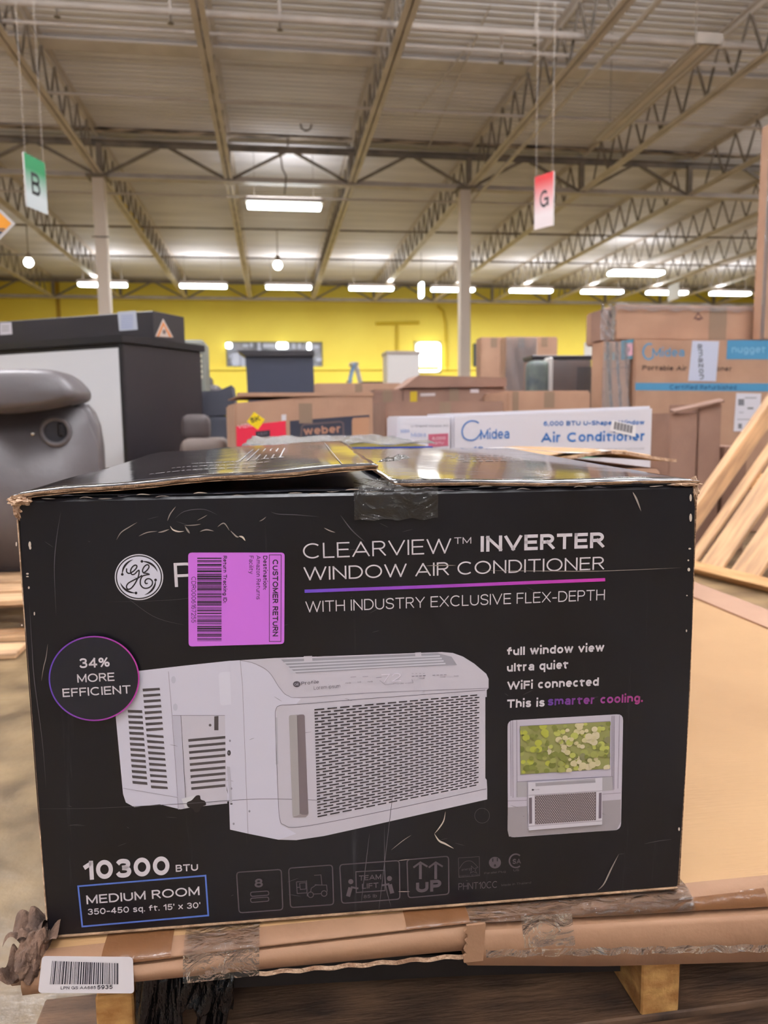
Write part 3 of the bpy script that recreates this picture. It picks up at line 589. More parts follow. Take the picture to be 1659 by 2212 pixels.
# ================================================================== CARTONS AND GOODS
def frame_of(p0, yaw):
    """origin at front left bottom; x along the front to the right, y into depth"""
    return Matrix.Translation((p0.x, p0.y, 0)) @ Matrix.Rotation(-R(yaw), 4, 'Z')
def carton(name, label, tl, xr, Y, depth, yaw=0, z0=0.0, M='board', group=None, cat='box', tape=True, dz=0.0, bulge=.006, seam=True, name_body='body'):
    P0 = atY(*tl, Y); u = Vector((math.cos(R(yaw)), -math.sin(R(yaw)), 0)); n = Vector((math.sin(R(yaw)), math.cos(R(yaw)), 0))
    P1 = atPlane(xr, tl[1], P0, n); W = (P1-P0).dot(u); H = P0.z-z0
    fr = Matrix.Translation((P0.x, P0.y, z0)) @ Matrix.Rotation(-R(yaw), 4, 'Z')
    t = empty(name, (P0.x, P0.y, z0), -R(yaw), label, cat, group)
    mb = MB(); bm = mb.bm; r_ = bmesh.ops.create_cube(bm, size=1.0)
    bmesh.ops.transform(bm, matrix=Matrix.Translation((W/2, depth/2, H/2)) @ Matrix.Diagonal((W, depth, H, 1)), verts=r_['verts'])
    for v in bm.verts:
        if v.co.z > H/2: v.co.z += dz*v.co.x/W
    bmesh.ops.bevel(bm, geom=list(bm.edges), offset=min(.008, W*.03), segments=2, affect='EDGES')
    mb.build(name_body, MT[M] if isinstance(M, str) else M, t)
    if seam:
        MB().lohi((.01,.01,H+dz*.5-.0), (W/2-.002,depth-.01,H+dz*.5+.004)).build('top_flap', MT[M] if isinstance(M, str) else M, t)
        MB().lohi((W/2+.002,.01,H+dz*.5), (W-.01,depth-.01,H+dz*.5+.004)).build('top_flap', MT[M] if isinstance(M, str) else M, t)
    if tape:
        MB().lohi((W/2-.03,-.0015,max(.0,H-.09)), (W/2+.03,-.0004,H-.002)).build('tape', MT['tape_pale'], t)
    return t, fr, Vector(P0), n, W, H
def ink_for(P0, n): return Ink(P0, n, step=.0004, base=.001)

# --- white air conditioner carton, right of middle
t, fr, P0, n, W, H = carton('white_carton', 'white window air conditioner carton with blue lettering behind the black box', (976,893), 1411, 2.3, .36, yaw=-2, z0=.42, M='white_board', dz=.018, tape=False, seam=False)
BL = rgb(52,110,178)
ik = ink_for(P0, n)
ik.text('Midea', 1037,949, 1100,947, 21, BL, .015)
ik.stroke([(1034,914),(1026,910),(1014,910),(1003,918),(998,931),(1001,944),(1010,950),(1021,951),(1030,946),(1038,936)], 3, BL, smooth=True)
ik.text('Air Conditioner', 1168,956, 1392,952, 21, BL, .035)
ik.text('6,000 BTU U-Shaped Window', 1174,920, 1392,917, 10, BL, .035)
ik.text('MADE WITH CUSTOM FIT HARDWARE', 1256,973, 1392,971, 4, rgb(150,150,155))
ik.text('10', 1022,976, 1044,975, 11, BL, .03); ik.text('year warranty', 1048,972, 1140,977, 5, rgb(120,130,160))
ik.up(); ik.poly([(1345,983),(1391,982),(1391,988),(1345,989)], rgb(190,30,52)); ik.poly([(1250,985),(1300,984),(1300,988),(1250,989)], rgb(110,180,150))
ik.build('printed_front', t, fr); ik = Ink(P0, n, step=.0004, base=.0024); ik.poly([(1322,907),(1373,919),(1372,944),(1316,930)], rgb(232,230,232)); ik.up()
for i in range(17):
    f = i/17; x = 1327+40*f; ik.poly([(x,911+9.4*f),(x+(1.2 if i % 3 else 2),911+9.4*f),(x+(1.2 if i % 3 else 2)-2,927+9.4*f),(x-2,927+9.4*f)], rgb(60,58,66))
ik.build('barcode_label', t, fr, MT['paper'])
# its left side panel print
cs, sn = math.cos(R(-2)), -math.sin(R(-2))
ns = Vector((cs, sn, 0)).normalized()
t2, fr2, P2, n2, W2, H2 = carton('side_carton', 'small white carton with pink label left of the blue lettered white carton', (859,899), 973, 2.28, .2, yaw=-1, z0=.42, M='white_board', tape=False, seam=False)
ik = ink_for(P2, n2)
ik.poly([(925,938),(968,936),(968,963),(925,966)], rgb(176,90,112)); ik.text('Midea', 866,936, 884,934, 9, rgb(120,150,200)); ik.text('U-Shaped', 888,923, 922,922, 5, rgb(120,120,130)); ik.text('Window AC', 925,922, 968,921, 4, rgb(120,120,130))
ik.text('Midea', 888,944, 920,943, 9, rgb(130,155,205)); ik.up(); ik.text('6,000', 934,950, 962,949, 6, rgb(235,220,225)); ik.text('BTU', 940,960, 958,959, 5, rgb(235,220,225))
ik.build('printed_front', t2, fr2)
# supports below those cartons (a kraft carton)
carton('kraft_carton', 'kraft carton carrying the white cartons behind the black box', (850,1128), 1425, 2.26, .5, yaw=-2, z0=0, tape=False, seam=False, group=None)
for o in (t, t2):
    pass

# --- clear wrapped white flat carton right behind the black box
P0 = atY(528,971,1.56); z = P0.z
fb = empty('wrapped_carton', (P0.x, P0.y, 0), 0, 'low pale carton in clear wrap with a blue edge directly behind the black box', 'box')
ptop = [atZ(528,971,z), atZ(928,962,z), atZ(845,932,z), atZ(590,939,z)]
Wf = .385; Df = .86
MB().lohi((0,0,.21), (Wf,Df,z-.0), bev=.006).build('body', MT['white_board'], fb)
MB().lohi((0.0,-.001,z-.01), (Wf,.012,z+.0008)).build('blue_edge', mat('blue_edge_tape', rgb(80,100,205), .25), fb)
MB().lohi((.02,.03,z), (.2,.3,z+.0012)).build('grey_label', mat('grey_label', rgb(190,190,200), .3), fb)
MB().lohi((.22,.05,z), (.38,.6,z+.0012)).build('yellow_panel', mat('yellow_print_panel', rgb(228,210,120), .3), fb)
def wr(u, v): return Vector((-.006+u*(Wf+.012), -.008+v*(Df+.01), z+.0075+.0045*math.sin(u*23+v*5)*math.sin(v*17+u*3)))
sheet(wr, 30, 20, .0005, 'clear_wrap', MT['wrap'], fb)

# --- torn brown carton, right behind the black box
P0 = atY(1165,1003,1.50); z = .625
tb = empty('torn_carton', (.36,1.49,0), 0, 'brown carton with frayed pale top edge behind the right corner of the black box', 'box')
MB().lohi((0,0,.21), (.44,.6,z-.012), bev=.008).build('body', MT['board'], tb)
def fl(u, v):
    rg = .010*math.sin(v*31)+.008*math.sin(v*57+1) if u > .9 else 0
    return Vector((-.01+u*.47+rg, -.015+v*.55+.012*math.sin(u*9), z+.022*math.sin(u*2.2+.3)*(1-v*.4)+.006*math.sin(u*11+v*7)))
sheet(fl, 36, 14, .006, 'lifted_flap', [MT['board_tan'], MT['torn']], tb, rim_mi=1)
def fl2(u, v): return Vector((.02+u*.30, -.02+v*.05, z+.030+.006*math.sin(u*6)))
sheet(fl2, 12, 3, .001, 'white_tape_strip', MT['white_panel'], tb)

# --- portable air conditioner carton with blue bands
t, fr, P0, n, W, H = carton('appliance_carton', 'large kraft carton with blue bands and portable air conditioner lettering at right', (1372,733), 1800, 4.3, .5, yaw=-1, z0=0, tape=False, seam=False); ZA = P0.z+.002; XA = P0.x
ik = ink_for(P0, n); BB = rgb(76,138,176)
ik.text('Midea', 1408,771, 1478,770, 19, BB, .02); ik.stroke([(1408,744),(1400,743),(1392,750),(1389,762),(1394,773),(1403,776),(1412,770)], 4, BB, smooth=True)
ik.text('Portable Air Conditioner', 1387,800, 1580,802, 11, rgb(70,52,44), .03)
ik.poly([(1571,735),(1800,735),(1800,777),(1569,776)], BB); ik.poly([(1372,827),(1800,829),(1800,847),(1372,843)], BB); ik.up()
ik.text('nugget ice', 1580,762, 1690,762, 15, rgb(130,176,206), .02); ik.text('Certified Refurbished', 1446,841, 1590,842, 10, rgb(44,84,116), .03)
ik.build('printed_front', t, fr); ik = Ink(P0, n, step=.0004, base=.0024); ik.poly([(1495,736),(1553,737),(1546,824),(1486,823)], rgb(196,202,222)); ik.up(); ik.text('amazon', 1506,743, 1510,820, 13, rgb(90,92,104), .02); ik.build('courier_label', t, fr, MT['paper']); ik = Ink(P0, n, step=.0004, base=.0024); ik.poly([(1590,849),(1644,850),(1638,931),(1584,932)], rgb(216,214,224)); ik.up()
for (x0,y0,x1,y1,c) in ((1594,862,1607,876,110),(1614,880,1627,884,110),(1594,915,1602,926,110),(1592,905,1628,907,150),(1608,858,1634,861,160),(1596,890,1606,892,160)):
    ik.poly([(x0,y0),(x1,y0),(x1,y1),(x0,y1)], rgb(c,c,c+8))
ik.build('shipping_label', t, fr, MT['paper'])
# side carton turned left of it (the carton's left neighbour, same height)
t, fr, P0, n, W, H = carton('appliance_carton', 'kraft carton in clear wrap with small teal label, left of the blue banded carton', (1302,738), 1361, 4.32, .15, yaw=-1, z0=0, seam=False, tape=False)
ik = ink_for(P0, n); ik.poly([(1341,736),(1369,732),(1369,775),(1341,778)], rgb(70,124,144)); ik.poly([(1306,762),(1328,761),(1328,778),(1306,779)], rgb(130,150,150)); ik.up()
ik.poly([(1352,742),(1366,741),(1366,768),(1352,769)], rgb(232,170,186)); ik.poly([(1356,750),(1361,750),(1361,760),(1356,760)], rgb(110,80,90))
ik.stroke([(1300,797),(1330,796),(1360,791)], 2, rgb(120,90,70)); ik.build('printed_front', t, fr)
MB().grid(lambda u, v: Vector((u*W, -.012-.006*math.sin(u*19+v*7), v*H*.55+H*.45)), 16, 14).build('clear_wrap', MT['wrap'], t)
MB().lohi((.02,-.003,0), (.06,-.001,H)).build('tape', MT['tape_pale'], t)
# upper stack
t, fr, P0, n, W, H = carton('long_carton', 'long kraft carton with small dark mark lying on top of the appliance cartons', (1330,659), 1800, 4.42, .42, yaw=-1, z0=ZA+.006, M='board', seam=True, tape=False)
zz = P0.z
ik = ink_for(P0, n); ik.stroke([(1500,688),(1508,676),(1517,688)], 3, rgb(96,66,60), closed=True); ik.poly([(1503,688),(1515,688),(1513,692),(1505,692)], rgb(96,66,60)); ik.build('printed_front', t, fr)
MB().lohi((W*.42,-.002,0), (W*.5,-.0005,H)).build('tape', MT['tape_pale'], t)
MB().grid(lambda u, v: Vector((u*W*.75, -.012-.004*math.sin(u*39+v*9), H-.03+v*.04+.006*math.sin(u*50))), 40, 4).build('clear_wrap', MT['wrap'], t)
t, fr, P0, n, W, H = carton('carton_end', 'plastic wrapped carton end left of the long kraft carton', (1300,668), 1327, 4.44, .15, yaw=-1, z0=ZA+.006, M='board_dark', seam=False, tape=False)
MB().grid(lambda u, v: Vector((-.01+u*(W+.02), -.012-.008*math.sin(u*11+v*9)*math.cos(v*13), -.005+v*(H+.03)+.008*math.sin(u*14))), 14, 16).build('clear_wrap', MT['wrap'], t)
MB().lohi((W-.02,-.014,0), (W,-.010,H+.02)).build('dark_strap', MT['steel_dark'], t)
# tall carton at the right edge
t, fr, P0, n, W, H = carton('tall_carton', 'tall brown carton standing on the stack at the right edge of the photo', (1668,262), 1900, 4.31, .10, yaw=0, z0=ZA, M='board', seam=False, tape=False)
MB().lohi((-.004,-.004,0), (.012,.012,H)).build('corner_wrap', MT['wrap'], t)
# folded dark carton leaning in front of the banded carton
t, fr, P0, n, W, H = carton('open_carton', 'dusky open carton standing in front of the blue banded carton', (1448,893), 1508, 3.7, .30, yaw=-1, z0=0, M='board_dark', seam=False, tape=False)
pk = mat('dark_flap_board', rgb(120,92,78), .8)  # raised flap in a darker brown than the carton
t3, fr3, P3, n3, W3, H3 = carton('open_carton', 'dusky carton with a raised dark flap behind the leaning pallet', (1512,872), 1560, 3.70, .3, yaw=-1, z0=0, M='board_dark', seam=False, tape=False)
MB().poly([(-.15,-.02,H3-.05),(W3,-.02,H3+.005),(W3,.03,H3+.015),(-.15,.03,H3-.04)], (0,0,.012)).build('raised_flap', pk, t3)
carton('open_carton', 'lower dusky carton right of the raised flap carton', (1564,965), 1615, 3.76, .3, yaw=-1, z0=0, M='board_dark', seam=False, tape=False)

# --- middle distance cartons
t, fr, P0, n, W, H = carton('grill_carton', 'kraft carton with red panel and dark label, left of the white cartons', (506,871), 806, 3.4, .55, yaw=-7, z0=0, seam=True, dz=.052)
ik = ink_for(P0, n)
RD = rgb(212,36,66); ik.poly([(510,921),(617,909),(620,1000),(512,1000)], RD); ik.poly([(626,909),(798,896),(798,904),(760,906),(760,1000),(628,1000)], rgb(44,46,60)); ik.up()
ik.poly([(762,903),(797,901),(797,1000),(762,1000)], rgb(176,132,102)); ik.poly([(552,932),(583,929),(583,945),(552,948)], rgb(44,42,50))
ik.stroke([(650,945),(652,921),(657,917),(735,911),(741,914),(742,945)], 3, rgb(96,80,76)); ik.text('weber', 656,940, 736,934, 17, rgb(176,128,104), .03)
ik.text('VIZIO', 514,926, 548,921, 8, rgb(236,180,190), .02); ik.text('HDR', 558,941, 578,939, 6, rgb(160,150,160)); ik.text('50"', 536,956, 552,954, 8, rgb(170,150,160)); ik.up()
ik.poly([(549,890),(572,906),(557,928),(533,911)], rgb(238,208,20)); ik.up(); ik.text('5K', 543,914, 563,908, 11, rgb(50,46,30), .04)
ik.up(); ik.poly([(608,896),(618,895),(618,908),(608,909)], rgb(206,204,210)); ik.build('printed_front', t, fr)
MB().lohi((.02,-.004,H+.03), (W,.10,H+.045)).build('lifted_flap', MT['board'], t)
G1 = 'brown cartons massed in the middle distance'
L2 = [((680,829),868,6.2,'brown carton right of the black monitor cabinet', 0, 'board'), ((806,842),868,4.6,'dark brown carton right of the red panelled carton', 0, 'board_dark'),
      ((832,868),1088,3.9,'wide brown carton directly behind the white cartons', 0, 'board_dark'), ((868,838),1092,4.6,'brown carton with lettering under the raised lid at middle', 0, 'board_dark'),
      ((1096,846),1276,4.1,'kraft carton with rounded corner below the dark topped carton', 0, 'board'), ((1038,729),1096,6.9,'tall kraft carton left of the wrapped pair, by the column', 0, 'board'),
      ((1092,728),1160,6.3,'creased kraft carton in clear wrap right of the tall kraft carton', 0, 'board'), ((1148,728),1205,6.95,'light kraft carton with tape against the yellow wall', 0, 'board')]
cs_ = []
for tl, xr, Y, lb, yaw, M in L2:
    r_ = carton('kraft_carton', lb, tl, xr, Y, .5 if Y < 5 else .16, yaw=yaw, z0=0, M=M, group=G1, seam=(Y > 4)); cs_.append(r_)
t, fr, P0, n, W, H = cs_[6]; MB().grid(lambda u, v: Vector((u*W, -.015-.012*math.sin(u*15+v*9), v*H*.5+H*.5)), 12, 12).build('clear_wrap', MT['wrap'], t)
t, fr, P0, n, W, H = cs_[4]; MB().lohi((W*.06,-.006,H-.2), (W*.13,-.002,H)).build('tape', MT['tape_pale'], t)
t, fr, P0, n, W, H = cs_[3]
MB().poly([(.0,-.02,H),(.10,-.02,H+.075),(W,-.02,H+.06),(W,-.02,H+.005)], (0,.4,0)).build('raised_lid', MT['board_dark'], t)
ik = ink_for(P0, n); ik.poly([(886,846),(901,845),(901,868),(886,869)], rgb(206,176,40)); ik.poly([(908,850),(940,849),(940,855),(908,856)], rgb(210,200,200)); ik.poly([(1016,836+4),(1034,836+4),(1034,848),(1016,848)], rgb(236,226,230)); ik.build('printed_front', t, fr)
# dark-topped wrapped carton with a rounded green bumper
t, fr, P0, n, W, H = carton('wrapped_furniture', 'brown wrapped furniture with dark top edge behind the blue banded carton', (1152,777), 1278, 5.2, .2, z0=0, M='board_dark', seam=False, tape=False)
MB().lohi((-.01,-.01,H-.002), (W+.01,.2,H+.03), bev=.004).build('dark_top', MT['black_matte'], t)
MB().grid(lambda u, v: Vector((u*W, -.015-.010*math.sin(u*12+v*5), v*H*.6+H*.4)), 14, 10).build('clear_wrap', MT['wrap'], t)
MB().lohi((W*.75,-.006,0), (W,-.001,H-.05)).build('dark_panel', MT['black_matte'], t)
P0 = atY(1140,778,5.0); o = tag(empty('padded_roll', (P0.x+.09, 5.05, 0)), 'rounded grey green padded roll standing between the cartons', 'padding')
MB().lohi((-.08,-.06,0), (.07,.06,P0.z), bev=.05, seg=4).build('pad', mat('grey_green_foam', rgb(120,130,116), .6, var=rgb(60,68,76), vscale=5), o, True)
MB().lohi((.055,-.065,0), (.085,.05,P0.z+.02), bev=.01).build('foam_edge', MT['white_panel'], o)

# --- black cabinet, white panel, ladder
P0 = atY(530,762,7.0); P1 = atY(676,757,7.0); zt = P0.z
bc = empty('black_cabinet', ((P0.x+P1.x)/2, 7.2, 0), 0, 'black upright cabinet with overhanging top against the yellow wall, left of middle', 'cabinet'); W = P1.x-P0.x
nb = mat('navy_black_panel', rgb(44,48,64), .45)
MB().poly([(-W/2+.03,-.2,0),(W/2+.03,-.2,0),(W/2,-.2,zt-.03),(-W/2,-.2,zt-.03)], (0,.4,0)).build('body', nb, bc)
MB().poly([(-W/2-.07,-.23,zt+.02),(-W/2,-.23,zt-.03),(W/2+.01,-.23,zt-.03),(W/2+.01,-.23,zt+.02)], (0,.46,0)).build('overhanging_top', MT['black_matte'], bc)
P0 = atY(834,758,9.0); P1 = atY(908,758,9.0); W = P1.x-P0.x
wp = empty('white_cabinet', (P0.x, 9.0, 0), 0, 'plain white upright panel cabinet left of the bright window', 'cabinet')
MB().lohi((.01,.0,0), (W-.01,.35,P0.z-.02), bev=.01).build('body', MT['white_panel'], wp); MB().lohi((0,-.01,P0.z-.04), (W,.37,P0.z), bev=.004).build('top_rim', MT['alu'], wp)
P0 = atY(764,787,12.0)
ld = empty('step_ladder', (P0.x, 12.0, 0), 0, 'blue and silver A shaped step ladder in front of the yellow wall', 'ladder'); zt = P0.z; hw = .42
lb_ = mat('blue_ladder_rail', rgb(130,170,214), .4)
for s in (-.14,.14):
    MB().bar((0,s,zt), (-hw,s,0), .07, .03).build('rail', lb_, ld); MB().bar((.03,s,zt), (hw,s,0), .06, .03).build('rail', MT['white_panel'], ld)
for i in range(1, 6):
    f = i/6; MB().box((-hw*f,0,zt*(1-f)), (.08,.28,.02)).build('tread', MT['alu'], ld)
MB().box((0,0,zt), (.12,.34,.05), bev=.01).build('top_cap', MT['white_panel'], ld)
# dark shelf thing right of ladder
carton('flat_dark_carton', 'low dark topped carton between the ladder and the white cabinet', (782,824), 836, 10.5, .5, z0=0, M='black_matte', seam=False, tape=False, group=None)

# --- the big white fronted cabinet at left
th = 33
Pc = atY(264,724,4.0); zc = Pc.z
cab = empty('display_cabinet', (Pc.x, Pc.y, 0), -R(th), 'large cabinet with white front, black side and thick black top at left', 'cabinet')
# local: x = to the right-back (side dir turned), y = side direction into depth; front runs to -x
Wc, Dc = 1.7, .61
MB().lohi((-Wc,0.0,0), (0,Dc,zc-.035), bev=.004).build('carcass', MT['black_matte'], cab)
MB().lohi((-Wc+.03,-.006,.04), (-.022,-.0005,zc-.06)).build('white_front_panel', mat('white_matte_front', rgb(226,226,230), .5), cab)
MB().lohi((-Wc-.02,-.02,zc-.035), (.015,Dc+.02,zc)).build('top_slab', MT['black'], cab)
MB().lohi((-.022,-.008,0), (0,-.0005,zc-.035)).build('corner_post', MT['black'], cab)
# black flat box on it
Pb = atPlane(331,671, Pc+Matrix.Rotation(-R(th),3,'Z')@Vector((0,.22,0)), Matrix.Rotation(-R(th),3,'Z')@Vector((0,1,0)))
fx = Matrix.Rotation(-R(th-4),4,'Z')
bb = empty('flat_black_box', (Pb.x, Pb.y, zc), -R(th-4), 'flat black carton with paper labels lying on the white fronted cabinet', 'box')
Hb = Pb.z-zc
MB().lohi((-1.3,0,0), (0,.27,Hb), bev=.004).build('body', MT['black_matte'], bb)
fr = Matrix.Translation(bb.location) @ fx; nb_ = (fx.to_3x3() @ Vector((0,1,0)))
ik = Ink(Vector(bb.location), nb_, step=.0004, base=.001)
ik.poly([(254,674),(294,671),(298,712),(258,715)], rgb(190,194,206)); ik.up()
for i in range(7): ik.poly([(262,681+4.5*i),(288,680+4.5*i),(288,682+4.5*i),(262,683+4.5*i)], rgb(150,160,198))
ik.build('paper_label', bb, fr, MT['paper']); ik = Ink(Vector(bb.location), nb_, step=.0004, base=.001); ik.poly([(0,697),(25,696),(27,722),(0,724)], rgb(206,200,206)); ik.up()
for i in range(3): ik.poly([(4,704+5*i),(20,703+5*i),(20,705+5*i),(4,706+5*i)], rgb(150,146,150))
ik.build('paper_label', bb, fr, MT['paper'])
ns_ = fx.to_3x3() @ Vector((-1,0,0)); ik = Ink(Vector(bb.location), ns_, step=.0004, base=.001)
ik.poly([(335,727),(352,688),(374,729)], rgb(202,190,184)); ik.up(); ik.poly([(338,727),(352,694),(371,728)], rgb(206,130,70)); ik.up(); ik.poly([(343,727),(353,703),(365,728)], rgb(196,180,172)); ik.up(); ik.ell(354,717,4,5,rgb(110,100,96),12)
ik.build('warning_triangle', bb, fr, MT['paper'])
# appliance just behind the cabinet
P0 = atY(411,733,5.4); P1 = atY(441,733,5.4)
ap = empty('louvred_appliance', (P0.x-.2, 5.4, 0), 0, 'grey appliance with louvred side peeking out right of the black cabinet', 'appliance'); W = P1.x-P0.x+.2; zt = P0.z
MB().lohi((0,0,0), (W,.4,zt), bev=.03, seg=3).build('body', mat('grey_appliance', rgb(120,122,114), .5), ap, True)
for i in range(5): MB().lohi((W-.13,-.012,zt-.12-.035*i), (W-.02,-.001,zt-.10-.035*i), bev=.003).build('louvre', mat('cream_louvre_%d' % i, rgb(214,208,180), .5), ap)

# --- grey recliner at lower left
def cushion(mb_, c, s, n=3, seg=14, rings=10, ex=2.6):
    r_ = bmesh.ops.create_uvsphere(mb_.bm, u_segments=24, v_segments=16, radius=1.0)
    for v in r_['verts']:
        p_ = v.co; q = Vector([math.copysign(abs(a)**(2/ex), a) for a in p_]); v.co = Vector((c[0]+q.x*s[0], c[1]+q.y*s[1], c[2]+q.z*s[2]))
    return mb_
YR = 3.1
Pa = atY(217,1100,YR); rec = empty('leather_recliner', (Pa.x, YR, .145), 0, 'grey leather recliner arm and side with padded armrest at lower left', 'recliner')
def rl(x, y, dy=0): p_ = atY(x, y, YR); return Vector((p_.x-Pa.x, dy, p_.z-.145))
ol = [rl(-60,885),rl(80,898),rl(150,884),rl(176,872),rl(192,890),rl(204,920),rl(211,965),rl(215,1040),rl(217,1130)]
ol += [Vector((0,0,.0)), Vector((-.8,0,0)), Vector((-.8,0,ol[0].z))]
mb_ = MB(); mb_.poly([tuple(p_) for p_ in ol], (0,.12,0))
bmesh.ops.bevel(mb_.bm, geom=[e for e in mb_.bm.edges if abs(e.verts[0].co.y-e.verts[1].co.y) < 1e-5 and e.verts[0].co.y < .01], offset=.02, segments=3, affect='EDGES')
mb_.build('side_panel', MT['leather'], rec, True)
# armrest pad: rounded slab following the outline
padol = _cr([(-60,800),(0,800),(70,799),(125,802),(155,815),(178,838),(184,852),(178,866),(150,876),(90,888),(20,894),(-60,892)], 4)
mb_ = MB(); nn = len(padol); cz = rl(60,846)
rings = [(-.16,.0),(-.17,.55),(-.155,.8),(-.11,.94),(-.05,1.0),(.1,1.0),(.13,.8)]
vr = []
for dy, f_ in rings:
    if f_ == 0: vr.append([mb_.bm.verts.new(rl(60,846)+Vector((0,dy,0)))]); continue
    row = []
    for (x, y) in padol:
        p_ = rl(x, y); c_ = rl(min(x, 130), 846); row.append(mb_.bm.verts.new(c_+(p_-c_)*f_+Vector((0,dy,0))))
    vr.append(row)
for i_ in range(nn): mb_.bm.faces.new((vr[0][0], vr[1][i_], vr[1][(i_+1) % nn]))
for a_, b_ in zip(vr[1:], vr[2:]):
    for i_ in range(nn): mb_.bm.faces.new((a_[i_], a_[(i_+1) % nn], b_[(i_+1) % nn], b_[i_]))
mb_.build('armrest_pad', MT['leather'], rec, True)
Ph = rl(121,932); bpy_m = MB(); bpy_m.tube(Ph+Vector((0,-.004,0)), Ph+Vector((0,.03,0)), .046, 28); bpy_m.build('handle_recess', mat('recess_grey', rgb(46,46,54), .5), rec)
hr = MB(); nu_, nv_ = 32, 10; tv = [[hr.bm.verts.new(Ph+Vector(((.050+.010*math.cos(6.2832*b_/nv_))*math.cos(6.2832*a_/nu_), -.002+.012*math.sin(6.2832*b_/nv_), (.050+.010*math.cos(6.2832*b_/nv_))*math.sin(6.2832*a_/nu_)))) for b_ in range(nv_)] for a_ in range(nu_)]
for a_ in range(nu_):
    for b_ in range(nv_): hr.bm.faces.new((tv[a_][b_], tv[(a_+1) % nu_][b_], tv[(a_+1) % nu_][(b_+1) % nv_], tv[a_][(b_+1) % nv_]))
hr.build('recess_rim', MT['leather'], rec, True)
MB().lohi(Ph+Vector((.01,-.02,-.02)), Ph+Vector((.034,-.004,.034)), bev=.006).build('lever', MT['black'], rec)
sc_ = MB(); bmesh.ops.create_uvsphere(sc_.bm, u_segments=12, v_segments=8, radius=.010); bmesh.ops.translate(sc_.bm, verts=sc_.bm.verts, vec=rl(72,937)+Vector((0,-.004,0))); sc_.build('button', mat('chrome_button', rgb(200,196,190), .2, metal=1), rec, True)
MB().lohi((-1.1,.3,.0), (-.3,.7,.75), bev=.08, seg=4).build('backrest', MT['leather'], rec, True)

# --- dark sofas behind the cabinet
def sofa(name, label, x0, x1, yt, Y, M, ys=None):
    a, b = atY(x0,yt,Y), atY(x1,yt,Y); W = b.x-a.x; zt = a.z
    s_ = empty(name, (a.x, Y, 0), 0, label, 'sofa', 'dark recliners behind the black cabinet')
    MB().lohi((0,.0,.0), (W,.5,zt-.19), bev=.03, seg=3).build('frame', M, s_, True)
    MB().poly([(-.05,0,zt-.20),(-.02,0,zt-.04),(W*.55,0,zt-.035),(W*.9,0,zt),(W*1.0,0,zt-.18)], (0,.45,0)).build('arm_cushion', M, s_)
    return s_
sofa('dark_sofa', 'charcoal recliner with raised cushion right of the black cabinet', 425, 508, 832, 4.9, mat('charcoal_fabric', rgb(70,72,84), .7))
P0 = atY(430,938,3.9); s_ = empty('brown_ottoman', (P0.x-.1,3.9,0), 0, 'rounded brown arm of a low seat below the charcoal recliner', 'seat', 'dark recliners behind the black cabinet')
MB().lohi((0,0,0), (.235,.35,P0.z-.02), bev=.06, seg=4).build('arm', mat('taupe_leather', rgb(104,92,86), .6), s_, True)
MB().lohi((.0,.1,P0.z-.04), (.14,.3,P0.z+.1), bev=.05, seg=4).build('back_cushion', mat('dark_taupe_leather', rgb(70,62,62), .6), s_, True)
P0 = atY(435,822,6.0); s_ = empty('taupe_chair', (P0.x-.2,6.0,0), 0, 'taupe chair back showing above the charcoal recliner', 'seat', 'dark recliners behind the black cabinet')
MB().lohi((0,0,0), (.33,.4,P0.z-.03), bev=.04, seg=3).build('seat_block', MT['leather'], s_, True)
MB().lohi((.1,.05,P0.z-.1), (.27,.3,P0.z+.04), bev=.04, seg=3).build('back_cushion', MT['leather'], s_, True)

# ================================================================== PALLETS
def pallet(name, label, M4, W, D, nb, group, M=None, hs=.09, single=False, tb=.018, bw=.09, bottom=True):
    """origin corner, x = along the boards, y = along the stringers"""
    p_ = empty(name); p_.matrix_world = M4; tag(p_, label, 'pallet', group)
    wd = M or MT['wood_y']
    st = MB().lohi((0,0,tb), (.038,D,tb+hs), bev=.002).mesh('stringer'); bd = MB().lohi((0,0,0), (W,bw,tb), bev=.002).mesh('deck_board')
    for x in (0, W/2-.019, W-.038): o = link('stringer', st, MT['wood'], p_); o.location = (x,0,0)
    for i in range(nb): o = link('deck_board', bd, wd, p_); o.location = (0, (D-bw)*i/(nb-1), tb+hs)
    if bottom:
        for i in range(3): o = link('bottom_board', bd, wd, p_); o.location = (0, (D-bw)*i/2, 0)
    return p_
PG = 'wooden pallets'
# under the recliner, left
for i, (yy, zz_) in enumerate([(2.62, 0.0)]):
    pallet('wooden_pallet', 'pale wooden pallet on the floor under the recliner at left', Matrix.Translation((-2.0, yy, zz_)), 1.22, 1.1, 7, PG, hs=.105, tb=.018, bw=.11)
o = MB().lohi((0,0,0), (.9,.12,.02), bev=.003).build('loose_board', MT['wood_y']); o.location = (-1.7,2.42,.0); tag(o, 'loose pale board on the floor before the left pallet', 'board')

# standing leaning pallet, right
A = atZ(1500,1222,.0)
A = atY(1498,1190,3.2); B = atY(1690,1268,2.72)
d2 = Vector((B.x-A.x, B.y-A.y, 0)); Lp = d2.length; d2.normalize()
side = Vector((-d2.y, d2.x, 0));
if side.x < 0: side = -side
lean = (Vector((0,0,1))*math.cos(R(41))+side*math.sin(R(41))).normalized()
